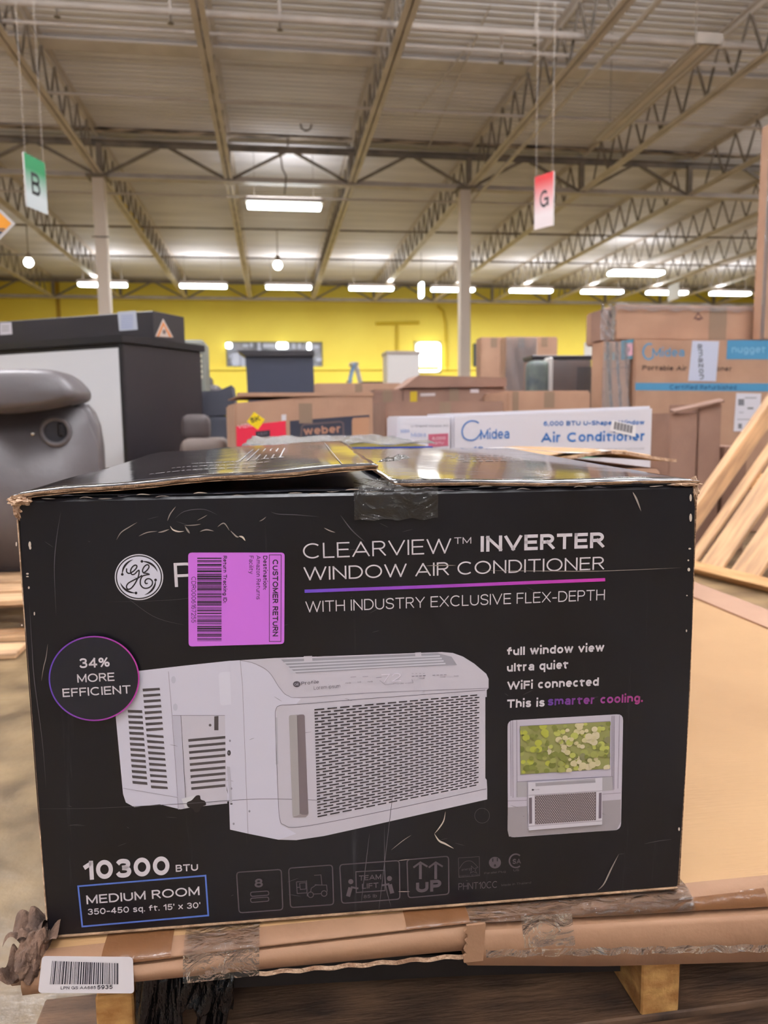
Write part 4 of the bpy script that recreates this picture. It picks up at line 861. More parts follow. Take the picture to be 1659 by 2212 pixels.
# x_local along the leaning boards (lean), y_local along the bottom edge (d2), z_local = face normal
nz_ = lean.cross(d2)
if nz_.dot(CAM-A) < 0: nz_ = -nz_
lp = empty('leaning_pallet', (0,0,0), 0, 'upright wooden pallet leaning to the right, beside the tan cardboard', 'pallet', None)
base = Vector((A.x, A.y, .02)) - d2*.06
Ml = Matrix((lean, d2, lean.cross(d2))).transposed().to_4x4(); Ml.translation = base; lp.matrix_world = Ml
sg = 1 if lean.cross(d2).dot(CAM-base) > 0 else -1
Lb = 1.15
MB().lohi((.0,-.25,-.02), (.04,Lp+.6,.05)).build('bottom_rail', MT['wood'], lp)
offs = [(-.12,.05,0,0,0),(-.02,.06,0,0,0),(.07,.13,0,0,0),(.25,.15,0,0,0),(.47,.13,0,0,0)]
bmd = {}
for i, (y0, wv, zf, _, _) in enumerate(offs):
    z0_, z1_ = (0.0, .085*sg) if i == 0 else (-.02*sg, .0)
    if z0_ > z1_: z0_, z1_ = z1_, z0_
    MB().lohi((.045,y0,z0_), (Lb,y0+wv,z1_), bev=.003).build('stringer' if i == 0 else 'deck_board', MT['wood_y'], lp)
for x in (.50, 1.05):
    MB().lohi((x,-.02,-.045*sg if sg > 0 else .02), (x+.09,Lp+.5,-.02*sg if sg > 0 else .045), bev=.003).build('cross_board', MT['wood'], lp)

# ---------------------------------------------------------------- main pallet with flattened cartons
mp = empty('wooden_pallet', (-.235,.772,0), 0, 'wooden pallet under the black box with two pale stringer ends showing', 'pallet', PG)
def xat(px, py, Y): return atY(px, py, Y).x+.235
x0, x1 = xat(207,2190,.772), xat(290,2190,.772); x2, x3 = xat(1386,2150,.772), xat(1468,2150,.772)
for a_, b_ in ((x0,x1),(x2,x3),(1.30,1.34)): MB().lohi((a_,0,.018), (b_,1.3,.12), bev=.002).build('stringer', [MT['osb']], mp)
for i in range(4): MB().lohi((-.06,.0+.36*i,0), (1.36,.14+.36*i,.018), bev=.002).build('bottom_board', MT['wood_dark'], mp)
for i in range(6): MB().lohi((-.06,.03+.24*i,.12), (1.36,.13+.24*i,.138), bev=.002).build('deck_board', MT['wood_dark'], mp)
# dark scuffed sheet of plywood below
MB().lohi((-.3,.45,.0005), (1.6,.768,.012)).build('loose_board', MT['wood_dark']); o = bpy.data.objects['loose_board.001'] if 'loose_board.001' in bpy.data.objects else bpy.data.objects['loose_board']
tag(o, 'scuffed dark plywood sheet on the floor below the pallet edge', 'board')

def zedge(pts, Y):
    """height profile of an edge line measured on the plane Y"""
    P = [atY(a, b, Y) for a, b in pts]
    def f(x):
        if x <= P[0].x: return P[0].z
        for p, q in zip(P, P[1:]):
            if x <= q.x: return p.z+(q.z-p.z)*(x-p.x)/(q.x-p.x)
        return P[-1].z
    return f
TOPZ = .2085
YF = .712
bot1 = zedge([(60,2098),(300,2082),(560,2050),(1010,1998),(1659,1962)], YF)
bot2 = zedge([(40,2155),(300,2124),(600,2094),(1005,2056)], YF)
bot3 = zedge([(1005,2080),(1300,2082),(1659,2072)], YF)
# upper flattened carton: broad tan sheet, extends back and to the right
X0, X1, Y1 = -.247, 1.26, 2.2
fc = empty('flattened_carton', (0,0,0), 0, 'broad flattened tan carton spread on the pallet under the black box', 'flattened carton')
def up1(u, v):
    x = X0+(X1-X0)*u
    yf = YF-.012*0+.03*0
    if v < .3:
        a = v/.3*math.pi/2; rr = .016
        zb = bot1(x)+.002; return Vector((x, yf+.012-.012*math.sin(a)**.5 if False else yf+rr*(1-math.sin(a)), zb+(TOPZ-.001-zb)*math.sin(a)))
    y = yf+.016*0+(Y1-yf)*((v-.3)/.7); return Vector((x, y, TOPZ-.0008-(.010*max(0,(x-.45))/.8)*max(0, 1-(y-.7)/1.2)))
b_ = bmesh.new()
NU, prof = 60, []
rowsv = []
for i in range(NU+1):
    x = X0+(X1-X0)*i/NU; zb = bot1(x)+.0015; row = []
    zt_ = TOPZ-.0008-.006*max(0, x-.45)
    for k in range(7):
        a = math.pi/2*k/6
        row.append((x, YF+.020*(1-math.cos(a)) if False else YF+.022*(1-math.sin(math.pi/2-a))*1.0, zb+(zt_-zb)*math.sin(a)))
    for k in range(1, 13): row.append((x, YF+.022+(Y1-YF-.022)*k/12, zt_ if k < 12 else zt_))
    row.append((x, Y1, zb-.0)); 
    rowsv.append([b_.verts.new(p_) for p_ in row])
for i in range(NU):
    for j in range(len(rowsv[0])-1):
        f = b_.faces.new((rowsv[i][j], rowsv[i][j+1], rowsv[i+1][j+1], rowsv[i+1][j])); f.smooth = j < len(rowsv[0])-2; f.material_index = 1 if j < 6 else 0
    f = b_.faces.new((rowsv[i][0], rowsv[i+1][0], rowsv[i+1][-1], rowsv[i][-1]))
for row in (rowsv[0], rowsv[-1]): b_.faces.new(row)
bmesh.ops.recalc_face_normals(b_, faces=b_.faces); me = bpy.data.meshes.new('sheet'); b_.to_mesh(me); b_.free()
link('folded_sheet', me, [MT['board_tan'], MT['board_shaded']], fc)
# creased border strip along its far right edge
MB().lohi((X1-.08,1.2,TOPZ-.0055), (X1+.03,Y1+.05,TOPZ-.0005)).build('creased_border', MT['board'], fc)
# brown tape bands wrapped over the front roll
def wrapband(xa, xb, M, name, par, z0f, z1, off=.0012, n=10):
    def f(u, v):
        x = xa+(xb-xa)*u; zb = z0f(x)+.003; a = math.pi/2*min(1, v/.6)
        if v <= .6: return Vector((x, YF-off+.022*(1-math.cos(a)), zb+(z1-zb)*math.sin(a)+off*math.sin(a)))
        return Vector((x, YF+.022+.03*(v-.6)/.4, z1+off))
    return MB().grid(f, n, 14).build(name, M, par)
def xY(px, py, Y=YF): return atY(px, py, Y).x
wrapband(xY(216,2055), xY(368,2040), MT['tape_brown'], 'brown_tape', fc, bot1, TOPZ-.001)
wrapband(xY(878,1990), xY(1015,1975), MT['tape_brown'], 'brown_tape', fc, bot1, TOPZ-.001)
wrapband(xY(1015,1975), xY(1659,1940), MT['tape_brown'], 'brown_tape', fc, bot1, TOPZ-.004)
wrapband(xY(395,2040), xY(560,2025), MT['tape'], 'clear_tape', fc, bot1, TOPZ-.001, off=.0025)
wrapband(xY(1015,1985), xY(1500,1955), MT['tape'], 'clear_tape', fc, bot1, TOPZ-.003, off=.0025)
# lower flattened carton, left strip
def strip(name, label, xa, xb, topf, botf, yf, dep, M, rag=None):
    s_ = empty(name, (0,0,0), 0, label, 'flattened carton'); bm = bmesh.new(); rows = []
    n = 50
    for i in range(n+1):
        x = xa+(xb-xa)*i/n; zt_, zb = topf(x)-.0015, botf(x)
        jr = .0012*math.sin(i*2.1)+.0009*math.sin(i*4.7)
        rows.append([bm.verts.new(p_) for p_ in ((x,yf+dep,zt_-.004),(x,yf+.004,zt_),(x,yf,zt_-.004),(x,yf-.002,(zt_+zb)/2+.003),(x,yf+.001,zb+.004),(x,yf+.01,zb+jr),(x,yf+dep,zb+jr))])
    for i in range(n):
        for j in range(7):
            f = bm.faces.new((rows[i][j], rows[i+1][j], rows[i+1][(j+1) % 7], rows[i][(j+1) % 7])); f.smooth = j in (1,2,3)
    bm.faces.new(rows[0]); bm.faces.new(rows[-1][::-1]); bmesh.ops.recalc_face_normals(bm, faces=bm.faces)
    me = bpy.data.meshes.new('folded_board'); bm.to_mesh(me); bm.free(); link('folded_board', me, M, s_); return s_
YL = YF-.004
lc = strip('flattened_carton', 'narrow lower folded carton edge at left carrying the barcode sticker', xY(48,2110), xY(1012,2030), bot1, bot2, YL, .30, MT['board_shaded'])
rc = strip('flattened_carton', 'lower folded carton with ragged torn left end at bottom right', xY(1006,2030), 1.2, lambda x: bot1(x)-.001, bot3, YL-.006, .34, MT['board_shaded'])
# ragged torn end of the right one
rg = MB(); pts = []
for i in range(13):
    f = i/12; p_ = atY(1008+4*math.sin(i*2.3)+2*math.sin(i*5.1)-(6*f if f > .6 else 0), 2000+80*f, YL-.008); pts.append(p_)
rg.poly([tuple(p_) for p_ in pts]+[tuple(pts[-1]+Vector((.02,0,0))), tuple(pts[0]+Vector((.02,0,0)))], (0,.003,0)); rg.build('torn_edge', MT['board_shaded'], rc)
# pale peeled strip under the left one and shiny tape on both
MB().grid(lambda u, v: atY(560+445*u, 2098-38*u+ (2066-2060)*0 + 10*v+2*math.sin(u*40), YL-.001), 30, 2).build('peeled_strip', MT['torn'], lc)
MB().grid(lambda u, v: atY(395+165*u, 2065-18*u+60*v, YL-.0035-.001*math.sin(u*9+v*7)), 12, 8).build('clear_tape', MT['tape'], lc)
MB().grid(lambda u, v: atY(1125+110*u+8*v, 1978-5*u+70*v, YL-.0085-.001*math.sin(u*9+v*7)), 14, 8).build('clear_tape', MT['tape'], rc)
MB().grid(lambda u, v: atY(1050+609*u, 2052-12*u+16*v+2*math.sin(u*60), YL-.0095), 50, 2).build('clear_tape', MT['tape'], rc)
# crushed corner at left
cc = MB(); bmesh.ops.create_icosphere(cc.bm, subdivisions=5, radius=1.0)
from mathutils import noise as mn
P_ = atY(66,2052,YF+.022)
for v in cc.bm.verts:
    d_ = v.co.normalized(); k_ = 1+.3*mn.noise(d_*1.7)+.12*mn.noise(d_*4)+.05*mn.noise(d_*9)
    v.co = Vector((P_.x+.004+d_.x*.014*k_, P_.y+d_.y*.03*k_, P_.z-.004+d_.z*.022*k_))
cc.build('crushed_corner', MT['torn_dark'], fc, False)
for i, (px_, py_, s1_) in enumerate([(60,2000,.016),(95,1995,.018),(45,2080,.014)]):
    P_ = atY(px_, py_, YF+.04); g_ = MB()
    g_.grid(lambda u, v: P_+Vector(((u-.5)*s1_*2, (v-.5)*.05, .006*math.sin(u*7+i)+.005*math.sin(v*9+u*4)-.003)), 12, 10); g_.build('torn_tab', MT['torn_dark'], fc)
# LPN barcode sticker
n = Vector((0,1,0)); Ps = atY(190,2105,YL-.006)
st_ = empty('barcode_sticker', Ps, 0, 'white barcode sticker bent over the carton edge at lower left', 'sticker')
Ms = Matrix.Translation(Ps)
ik = Ink(Ps, n, step=.0002, base=0)
ik.poly(ik.rrect([(91,2065),(287,2067),(290,2146),(82,2145)], 9), rgb(232,226,230)); ik.up()
rnd = random.Random(3); x = 0.0
while x < 1:
    wv = rnd.choice([.008,.008,.014,.02]); 
    if x+wv < 1:
        a0, a1 = 113+144*x, 113+144*(x+wv); b0, b1 = 108+149*x, 108+149*(x+wv)
        ik.poly([(a0,2075.5+5*x),(a1,2075.5+5*x),(b1,2126),(b0,2126)], rgb(36,32,44))
    x += wv+rnd.choice([.008,.012,.016])
ik.text('LPN GS AA685', 131,2137, 207,2136, 6.5, rgb(60,55,62), .02); ik.text('5935', 210,2137, 243,2136, 9, rgb(50,46,54), .03)
ik.build('printed_label', st_, Ms, MT['paper'])
# black stretch film hanging under the pallet edge
bf = empty('black_stretch_film', (0,0,0), 0, 'torn black stretch film hanging from the pallet beside the left stringer', 'plastic film')
def film(xa, xb, ya, yb, Y, sk):
    def f(u, v):
        p_ = atY(xa+(xb-xa)*u+sk*v, ya+(yb-ya)*v, Y+.02); p_.y += .005*math.sin(u*17+v*3)+.003*math.sin(v*7+u*9)+.002*math.sin(u*41+v*13); p_.z = max(p_.z, .006); return p_
    sheet_ = MB().grid(f, 22, 18).build('film_strip', MT['film'], bf, True); sheet_.modifiers.new('t', 'SOLIDIFY').thickness = .0008
film(290, 392, 2108, 2290, .745, 4); film(380, 506, 2096, 2185, .742, -3); film(436, 500, 2130, 2290, .748, -22)
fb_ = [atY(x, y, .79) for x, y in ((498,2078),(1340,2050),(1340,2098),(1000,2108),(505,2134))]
MB().poly([tuple(p_) for p_ in fb_], (0,.006,0)).build('black_band', mat('matt_black_band', rgb(9,9,12), .5), bf)  # flat black band across the gap under the carton edge

# ================================================================== THE BLACK BOX
BO = Vector((-.23585, .7415, .6515)); BYAW, BT, BW, BH, BD = 2.097, .68, .66, .4423, .70
bu = Vector((math.cos(R(BYAW)), -math.sin(R(BYAW)), 0)); bn0 = Vector((math.sin(R(BYAW)), math.cos(R(BYAW)), 0)); sh = BH*math.sin(R(BT))
bx = empty('black_appliance_box', (BO.x, BO.y, BO.z-BH*math.cos(R(BT))), -R(BYAW), 'large scuffed black appliance carton with white lettering and product picture on the pallet', 'box')
FM = Matrix.Translation(bx.location) @ Matrix.Rotation(-R(BYAW), 4, 'Z')      # local: x along front, y into depth, z up
HZ = BH*math.cos(R(BT)); vdn = Vector((0, sh, -HZ)); fn_local = Vector((0, HZ, sh)).normalized(); fn = FM.to_3x3() @ fn_local
bk = bpy.data.materials.new('scuffed_black_print'); bk.use_nodes = True
nt = bk.node_tree; N = nt.nodes; L = nt.links; b = N['Principled BSDF']
tcn = N.new('ShaderNodeTexCoord')
def nz3(scale, st, det=6, rough=.6):
    mp_ = N.new('ShaderNodeMapping'); mp_.inputs['Scale'].default_value = st; z_ = N.new('ShaderNodeTexNoise'); z_.inputs['Scale'].default_value = scale; z_.inputs['Detail'].default_value = det; z_.inputs['Roughness'].default_value = rough
    L.new(tcn.outputs['Object'], mp_.inputs[0]); L.new(mp_.outputs[0], z_.inputs['Vector']); return z_
def ramp(src, p0, c0, p1, c1):
    r_ = N.new('ShaderNodeValToRGB'); r_.color_ramp.elements[0].position = p0; r_.color_ramp.elements[0].color = c0; r_.color_ramp.elements[1].position = p1; r_.color_ramp.elements[1].color = c1
    L.new(src, r_.inputs[0]); return r_
z1_ = nz3(5, (1,1,.6)); r1_ = ramp(z1_.outputs['Fac'], .35, rgb(15,13,17), .7, rgb(20,20,27))
z2_ = nz3(60, (1,1,.05), 8, .7); r2_ = ramp(z2_.outputs['Fac'], .62, (0,0,0,1), .8, (1,1,1,1))
mx = N.new('ShaderNodeMixRGB'); mx.blend_type = 'MIX'; L.new(r2_.outputs[0], mx.inputs[0]); L.new(r1_.outputs[0], mx.inputs[1]); mx.inputs[2].default_value = rgb(58,58,62)
L.new(mx.outputs[0], b.inputs['Base Color'])
r3_ = ramp(z1_.outputs['Fac'], .3, (.26,.26,.26,1), .75, (.42,.42,.42,1)); L.new(r3_.outputs[0], b.inputs['Roughness'])
z4_ = nz3(14, (1,1,.5), 3, .4); bp_ = N.new('ShaderNodeBump'); bp_.inputs['Strength'].default_value = .25; bp_.inputs['Distance'].default_value = .004
L.new(z4_.outputs['Fac'], bp_.inputs['Height']); L.new(bp_.outputs[0], b.inputs['Normal']); b.inputs['Specular IOR Level'].default_value = .4
gl = mat('glossy_black_flap', rgb(26,24,28), .1, var=rgb(50,48,52), vscale=9, vstretch=(1,.3,1), bump=.10, bscale=12, spec=.8, coat=.6)
def bl(x, y, z): return Vector((x, y+sh*(1-z/HZ), z))      # local helper following the lean
# body: front, sides, back, bottom (open under the flaps)
b_ = bmesh.new()
def ring_(z, ins=0): return [b_.verts.new(bl(x, y, z)) for x, y in ((ins,ins),(BW-ins,ins),(BW-ins,BD-ins),(ins,BD-ins))]
zl = [0, .004, HZ*.33, HZ*.66, HZ-.004, HZ]; rr = []
for k, z in enumerate(zl):
    r_ = ring_(z, .003 if k in (0,5) else 0)
    if k in (2,3):
        r_[1].co.x += .0015; r_[0].co.x -= .0005
    rr.append(r_)
for a_, c_ in zip(rr, rr[1:]):
    for i in range(4): b_.faces.new((a_[i], a_[(i+1) % 4], c_[(i+1) % 4], c_[i]))
b_.faces.new(rr[0][::-1]); b_.faces.new(rr[-1])
es = [e for e in b_.edges if abs(e.verts[0].co.z-e.verts[1].co.z) > .01]
bmesh.ops.bevel(b_, geom=es, offset=.003, segments=3, affect='EDGES')
bmesh.ops.recalc_face_normals(b_, faces=b_.faces); me = bpy.data.meshes.new('carton_body'); b_.to_mesh(me); b_.free(); link('carton_body', me, bk, bx)
def topz(x, y): return HZ+.009*min(1, y/BD)
def lw(x, y, z): return Vector((x, y, z))
def fL(u, v):
    x = -.002+u*.338; y = -.004+v*BD; lift = .003+.0225*max(0, x/.345)**.8*(1-.15*v)
    x += .0012*math.sin(y*90) if u > .98 else 0
    return lw(x, y+(.0012*math.sin(x*140)+.0008*math.sin(x*330) if v < .01 else 0), topz(x, y)+lift+.0008*math.sin(x*46+y*11))
def fR(u, v):
    x = .353+.006*min(1, v*3)*-1+u*(BW+.002-.353); y = -.002+v*BD; y += (.0)
    if v < .01 and u < .06: y += .006*(1-u/.06)
    lift = .0068-.003*u+.0008*math.sin(u*9+v*3)
    return lw(x, y+(.0008*math.sin(x*150) if v < .01 else 0), topz(x, y)+lift)
ed = [gl, MT['edge']]
sheet(fL, 60, 16, .0016, 'top_flap', ed, bx, 1)['label'] = 'lifted left top flap'
for k in (1,2): sheet(lambda u, v, k=k: fL(u, v)+Vector((.001*math.sin(u*50+k) if v > .5 else 0, .0008*math.sin(u*70+k*2)+.0006*k, -.0019*k)), 60, 4, .0009, 'flap_ply', MT['edge'], bx)
sheet(fR, 50, 16, .0014, 'top_flap', ed, bx, 1)['label'] = 'flat right top flap'
sheet(lambda u, v: fR(u, v)+Vector((0, .001, -.0019)), 50, 4, .001, 'flap_ply', MT['edge'], bx)
sheet(lambda u, v: lw(.003+u*(BW-.006), .001+v*.22, HZ+.0015+.0007*math.sin(u*20)), 30, 6, .001, 'inner_flap', mat('inner_black_flap', rgb(20,22,32), .35), bx)
# print on the top flaps (rows of pale lettering and lines)
ikt = []
def topprint(fnm, items, name):
    V = []; F = []
    for (u0, u1, v0, v1) in items:
        b0 = len(V); n_ = 6
        for i in range(n_+1):
            for vv in (v0, v1): V.append(fnm(u0+(u1-u0)*i/n_, vv)+Vector((0,0,.0006)))
        for i in range(n_): F.append((b0+2*i, b0+2*i+2, b0+2*i+3, b0+2*i+1))
    me = bpy.data.meshes.new(name); me.from_pydata([tuple(v) for v in V], [], F); link(name, me, mat(name+'_ink', rgb(132,128,134), .25), bx)
rn = random.Random(8); it = []
for r_ in range(3):
    u = .3+.04*r_
    while u < .62+.05*r_:
        l_ = rn.uniform(.008,.03); it.append((u, u+l_, .16+.09*r_, .172+.09*r_)); u += l_+.006
for i in range(6): it.append((.55+.03*i, .556+.03*i, .35, .75))
it += [(.05,.95,.06,.063),(.9,.903,.05,.9)]
topprint(fL, it, 'top_lettering')
it = []
for r_ in range(4):
    u = .45
    while u < .75: l_ = rn.uniform(.01,.04); it.append((u, u+l_, .45+.06*r_, .465+.06*r_)); u += l_+.01
topprint(fR, it, 'top_lettering')
# torn corners
def shred(name, pts3, M, th=.0012):
    g_ = MB()
    for tri in pts3: g_.poly(tri, (0,.001,th))
    return g_.build(name, M, bx)
def crumple(cx, cy, cz, sx, sy, sz, seed, name='torn_corner'):
    g_ = MB(); bmesh.ops.create_icosphere(g_.bm, subdivisions=4, radius=1.0)
    for v in g_.bm.verts:
        d_ = v.co.normalized(); o_ = Vector((seed, seed*.7, 0)); k_ = 1+.5*mn.noise(d_*2.2+o_)+.3*mn.noise(d_*5+o_)+.1*mn.noise(d_*10+o_)
        v.co = Vector((cx+d_.x*sx*k_, cy+d_.y*sy*k_, cz+d_.z*sz*k_))
    return g_.build(name, MT['torn'], bx)
crumple(.004, .002, HZ-.002, .010, .008, .005, 1.0); crumple(.001, .003, HZ-.010, .004, .006, .009, 4.0)
crumple(BW-.001, .004, HZ-.006, .0035, .006, .012, 2.0); crumple(BW-.012, .0, HZ+.0005, .015, .003, .0018, 7.3)
# exposed board along the edges
MB().poly([bl(-.0008,.001,.02), bl(.0006,-.0002,.02), bl(.0006,-.0002,HZ-.02), bl(-.0008,.001,HZ-.02)], (0,.004,0)).build('worn_edge', MT['torn'], bx)
g_ = MB()
for k in range(3): g_.poly([bl(-.002+.001*k,.001-.0018*k,-.0001+.0012*k), bl(BW-.002,.001-.0018*k,-.0001+.0012*k), bl(BW-.002,.001-.0018*k,.0008+.0012*k), bl(-.002+.001*k,.001-.0018*k,.0008+.0012*k)], (0,.003,0))
g_.build('bottom_edge', MT['edge'], bx)
g_ = MB()
for k in range(2): g_.poly([bl(BW+.0005+.0016*k,.004,.002), bl(BW+.0014+.0016*k,.004,.002), bl(BW+.0034+.0014*k,.004,HZ*.5), bl(BW+.0014+.0016*k,.004,HZ-.01), bl(BW+.0005+.0016*k,.004,HZ-.01), bl(BW+.0024+.0014*k,.004,HZ*.5)], (0,.02,0))
g_.build('side_edge', MT['edge'], bx)
# clear tape over the flap joint
def tp(u, v):
    x = .312+.082*u
    if v < .35: return Vector((x, -.0022-.0008*math.sin(u*17+v*9), HZ-.028+.028*v/.35+.001*math.sin(u*21)))
    return Vector((x+.004*(v-.35), -.001+.06*(v-.35), HZ+.004+.008*(v-.35)+.0018*math.sin(u*19+v*13)))
MB().grid(tp, 26, 16).build('clear_tape', MT['tape'], bx)
g_ = MB()
for i in range(7):
    P_ = Vector((.335+.004*i, .002+.01*i, HZ+.0275+.001*math.sin(i*2))); g_.poly([P_, P_+Vector((.018,.004,.001)), P_+Vector((.012,.012,.004))], (0,0,.0006))
g_.build('torn_tape_tab', MT['tape'], bx)

# ---------------------------------------------------------------- prints on the front
FO = BO.copy()
def front(base=.00035): return Ink(FO, fn, step=.00010, base=base)
GP = rgb(104,72,190); GM = rgb(196,60,168); GR = rgb(78,70,76); 
# product picture
AC1, AC2, AC3 = rgb(206,202,216), rgb(196,190,200), rgb(184,180,190); DK = rgb(70,64,66); LN = rgb(140,134,144)
ik = front()
# rear chassis
ik.poly([(300,1449),(395,1438),(498,1427),(500,1545),(488,1700),(497,1730),(442,1738),(390,1748),(345,1737),(290,1743),(272,1733),(266,1715),(250,1546)], AC1); ik.up()
ik.poly([(373,1545),(391,1545),(404,1745),(385,1748)], rgb(188,184,198)); ik.poly([(391,1545),(486,1545),(491,1735),(402,1745)], AC2); ik.up()
ik.stroke([(373,1545),(486,1545)], 1.2, LN); ik.stroke([(391,1545),(401,1722)], 1, DK); ik.stroke([(364,1450),(372,1548),(384,1720)], 1, LN); ik.stroke([(266,1702),(384,1722),(385,1747)], 1, LN)
for i in range(19):
    f = i/18
    y = 1475+f*221; x0_, x1_ = 307+f*19, 344+f*18
    if i >= 1: ik.poly([(x0_,y),(x1_,y+(-2 if f < .5 else 3)),(x1_+1,y+5+(-2 if f < .5 else 3)),(x0_+1,y+6)], DK)
    if i >= 5:
        f2 = i/18; ik.poly([(272+14*f2,1474+f2*212),(303+15*f2,1474+f2*215),(304+15*f2,1480+f2*215),(273+14*f2,1480+f2*212)], DK)
for i in range(9):
    y = 1595+13*i; x0_ = 407+i*.8; ik.stroke([(x0_,y+4),(487,y-3)] , 5.6, DK); 
ik.poly([(463,1547),(472,1546),(472,1577),(463,1577)], DK); ik.ell(454,1566,3,3,DK,10)
ik.poly([(392,1725),(420,1718),(432,1728),(425,1742),(400,1745)], rgb(206,204,208)); ik.up()
ik.poly(ik.spline([(424,1718),(432,1718),(434,1726),(443,1730),(445,1738),(436,1742),(430,1752),(422,1754),(416,1746),(406,1742),(404,1733),(414,1728)], True, 4), rgb(30,24,26)); 
for cx_, cy_ in ((375,1468),(379,1527)): ik.ell(cx_,cy_,5,8,rgb(190,188,202),14)
ik.poly(ik.rrect([(472,1452),(505,1450),(507,1520),(476,1524)], 8), rgb(214,211,224)); ik.up()
# front housing
ik.poly([(497,1427),(593,1421),(954,1408),(978,1410),(1000,1418),(1024,1433),(1050,1455),(1055,1466),(1055,1486),(1051,1490),(1051,1505),(1048,1505),(1048,1680),(1051,1684),(1052,1702),(1052,1726),(800,1783),(700,1805),(640,1814),(602,1813),(537,1800),(497,1791),(495,1730),(489,1690),(486,1545),(500,1545)], AC2); ik.up()
ik.poly([(497,1427),(519,1426),(548,1432),(580,1450),(600,1478),(615,1500),(650,1509),(640,1520),(606,1522),(596,1530),(600,1700),(606,1780),(640,1800),(602,1813),(537,1800),(497,1791),(495,1730),(489,1690),(486,1545),(500,1545)], AC1); ik.up()
ik.stroke([(519,1426),(524,1480),(530,1640),(536,1800)], 1, LN)
ik.stroke(ik.spline([(519,1426),(548,1432),(580,1450),(604,1485),(622,1502),(655,1506),(800,1496),(1055,1486)]), 1.3, LN)
ik.stroke(ik.spline([(1048,1490),(800,1508),(640,1521),(606,1523),(596,1532),(595,1560),(600,1700),(604,1765),(614,1781),(650,1785),(800,1757),(1050,1703)]), 1.2, rgb(110,104,112))
ik.poly([(595,1549),(599,1549),(601,1650),(596,1650)], rgb(176,172,182))
# top louvre
ik.poly([(607,1424),(945,1410),(975,1418),(987,1436),(820,1443),(640,1454),(622,1438)], rgb(150,147,156)); ik.up()
for i in range(4):
    f = i/4; ik.stroke([(614+9*f*2,1431+6.5*i),(950+16*f,1416+5.5*i)], 3, rgb(198,196,206))
ik.up(); ik.poly([(656,1417),(674,1416),(675,1427),(657,1428)], AC2); ik.poly([(896,1409),(909,1408),(910,1417),(897,1418)], AC2)
# handle recess
ik.poly(ik.rrect([(624,1544),(656,1542),(667,1760),(632,1764)], 5), rgb(160,154,154)); ik.up()
ik.poly(ik.rrect([(642,1543),(658,1542),(666,1759),(648,1758)], 5), rgb(112,100,104)); ik.poly([(632,1764),(649,1758),(666,1759),(660,1764)], rgb(140,130,132)); ik.stroke([(642,1543),(648,1758)], 1, rgb(90,80,84))
# grille slots
qm = quadmap([(679,1530),(1035,1498),(1033,1697),(686,1767)]); rows_ = 37; colsn = 15
for r_ in range(rows_):
    v0 = (r_+.12)/rows_; v1 = (r_+.56)/rows_; offc = .0 if r_ % 2 == 0 else -.5
    for c_ in range(colsn+1):
        u0, u1 = (c_+offc)/colsn, (c_+offc+.76)/colsn; u0, u1 = max(0, u0), min(1, u1)
        if u1-u0 > .01: ik.poly([qm(u0,v0), qm(u1,v0), qm(u1,v1), qm(u0,v1)], rgb(42,36,40))
# control marks and small lettering
ik.text('Profile', 651,1479, 689,1475, 7, rgb(90,84,92), .01); ik.ell(641,1477,8,6.5,rgb(80,74,82),20); ik.up(); ik.text('GE', 636,1480, 646,1479, 5, rgb(190,186,196)); ik.text('Lorem ipsum', 678,1489, 735,1484, 7.5, rgb(70,62,70), -.008)
ik.text('72', 824,1473, 866,1470, 17, rgb(226,218,230), -.01)
ik.stroke([(820,1469),(832,1478),(850,1476)], .8, LN); ik.stroke([(874,1475),(892,1474),(889,1466)], .8, LN)
for (x_, y_, w_) in ((746,1476,12),(772,1474,8),(794,1473,11),(850,1477,22),(906,1466,11),(950,1463,12),(980,1461,10)): ik.text('mode', x_, y_, x_+w_, y_-.6, 3, rgb(110,104,114))
for (x_, y_) in ((757,1462),(783,1461),(812,1463)): ik.stroke([(x_,y_),(x_+12,y_-1)], 1, LN)
for k in range(4): ik.stroke([(889+8*k,1460-k*.4),(895+8*k,1459.6-k*.4)], 1.6, rgb(110,104,114)); ik.stroke([(934+8*k,1458-k*.4),(940+8*k,1457.6-k*.4)], 1.2, rgb(120,114,124)); ik.stroke([(889+8*k,1454),(893+8*k,1454)], .8, LN)
for (x_, y_) in ((494,1625),(497,1599),(500,1702),(539,1751),(505,1778)): ik.ell(x_, y_, 2.2, 2.6, LN, 8)
ik.poly([(490,1654),(497,1655),(502,1732),(497,1733)], rgb(180,176,188)); ik.ell(495,1625,4,6,rgb(60,56,60),12); ik.ell(500,1735,3,1.8,DK,8)
ik.build('product_picture', bx, FM)
# inset window picture
ik = front()
ik.poly(ik.rrect([(1096,1556),(1346,1542),(1341,1792),(1097,1809)], 14), rgb(190,182,194)); ik.up()
def zi(x, y): return (1080+x/5.72, 1520+y/5.72)
G = lambda *p: [zi(*a) for a in p]
ik.poly(G((95,1280),(335,1262),(340,1540),(1250,1490),(1260,1200),(1492,1182),(1490,1460),(1440,1560),(200,1640),(110,1640),(92,1560)), rgb(150,142,146)); ik.up()
ik.poly(G((200,965),(340,955),(335,1150),(200,1155)), rgb(168,162,166)); ik.poly(G((1258,905),(1390,895),(1395,1068),(1260,1078)), rgb(168,162,166))
for xx0, xx1, y0_, y1_ in ((130,135,205,1140),(155,160,205,1160),(205,210,205,1150),(1380,1378,150,895),(1395,1392,145,1060),(1410,1405,145,1060),(1475,1455,140,1045)): ik.stroke(G((xx0,y0_),(xx1,y1_)), 1, rgb(112,104,116))
ik.stroke(G((95,1200),(330,1190)), 1, rgb(130,122,128)); ik.stroke(G((1262,1115),(1490,1100)), 1, rgb(130,122,128)); ik.stroke(G((210,962),(1390,895)), 1.2, rgb(130,122,134))
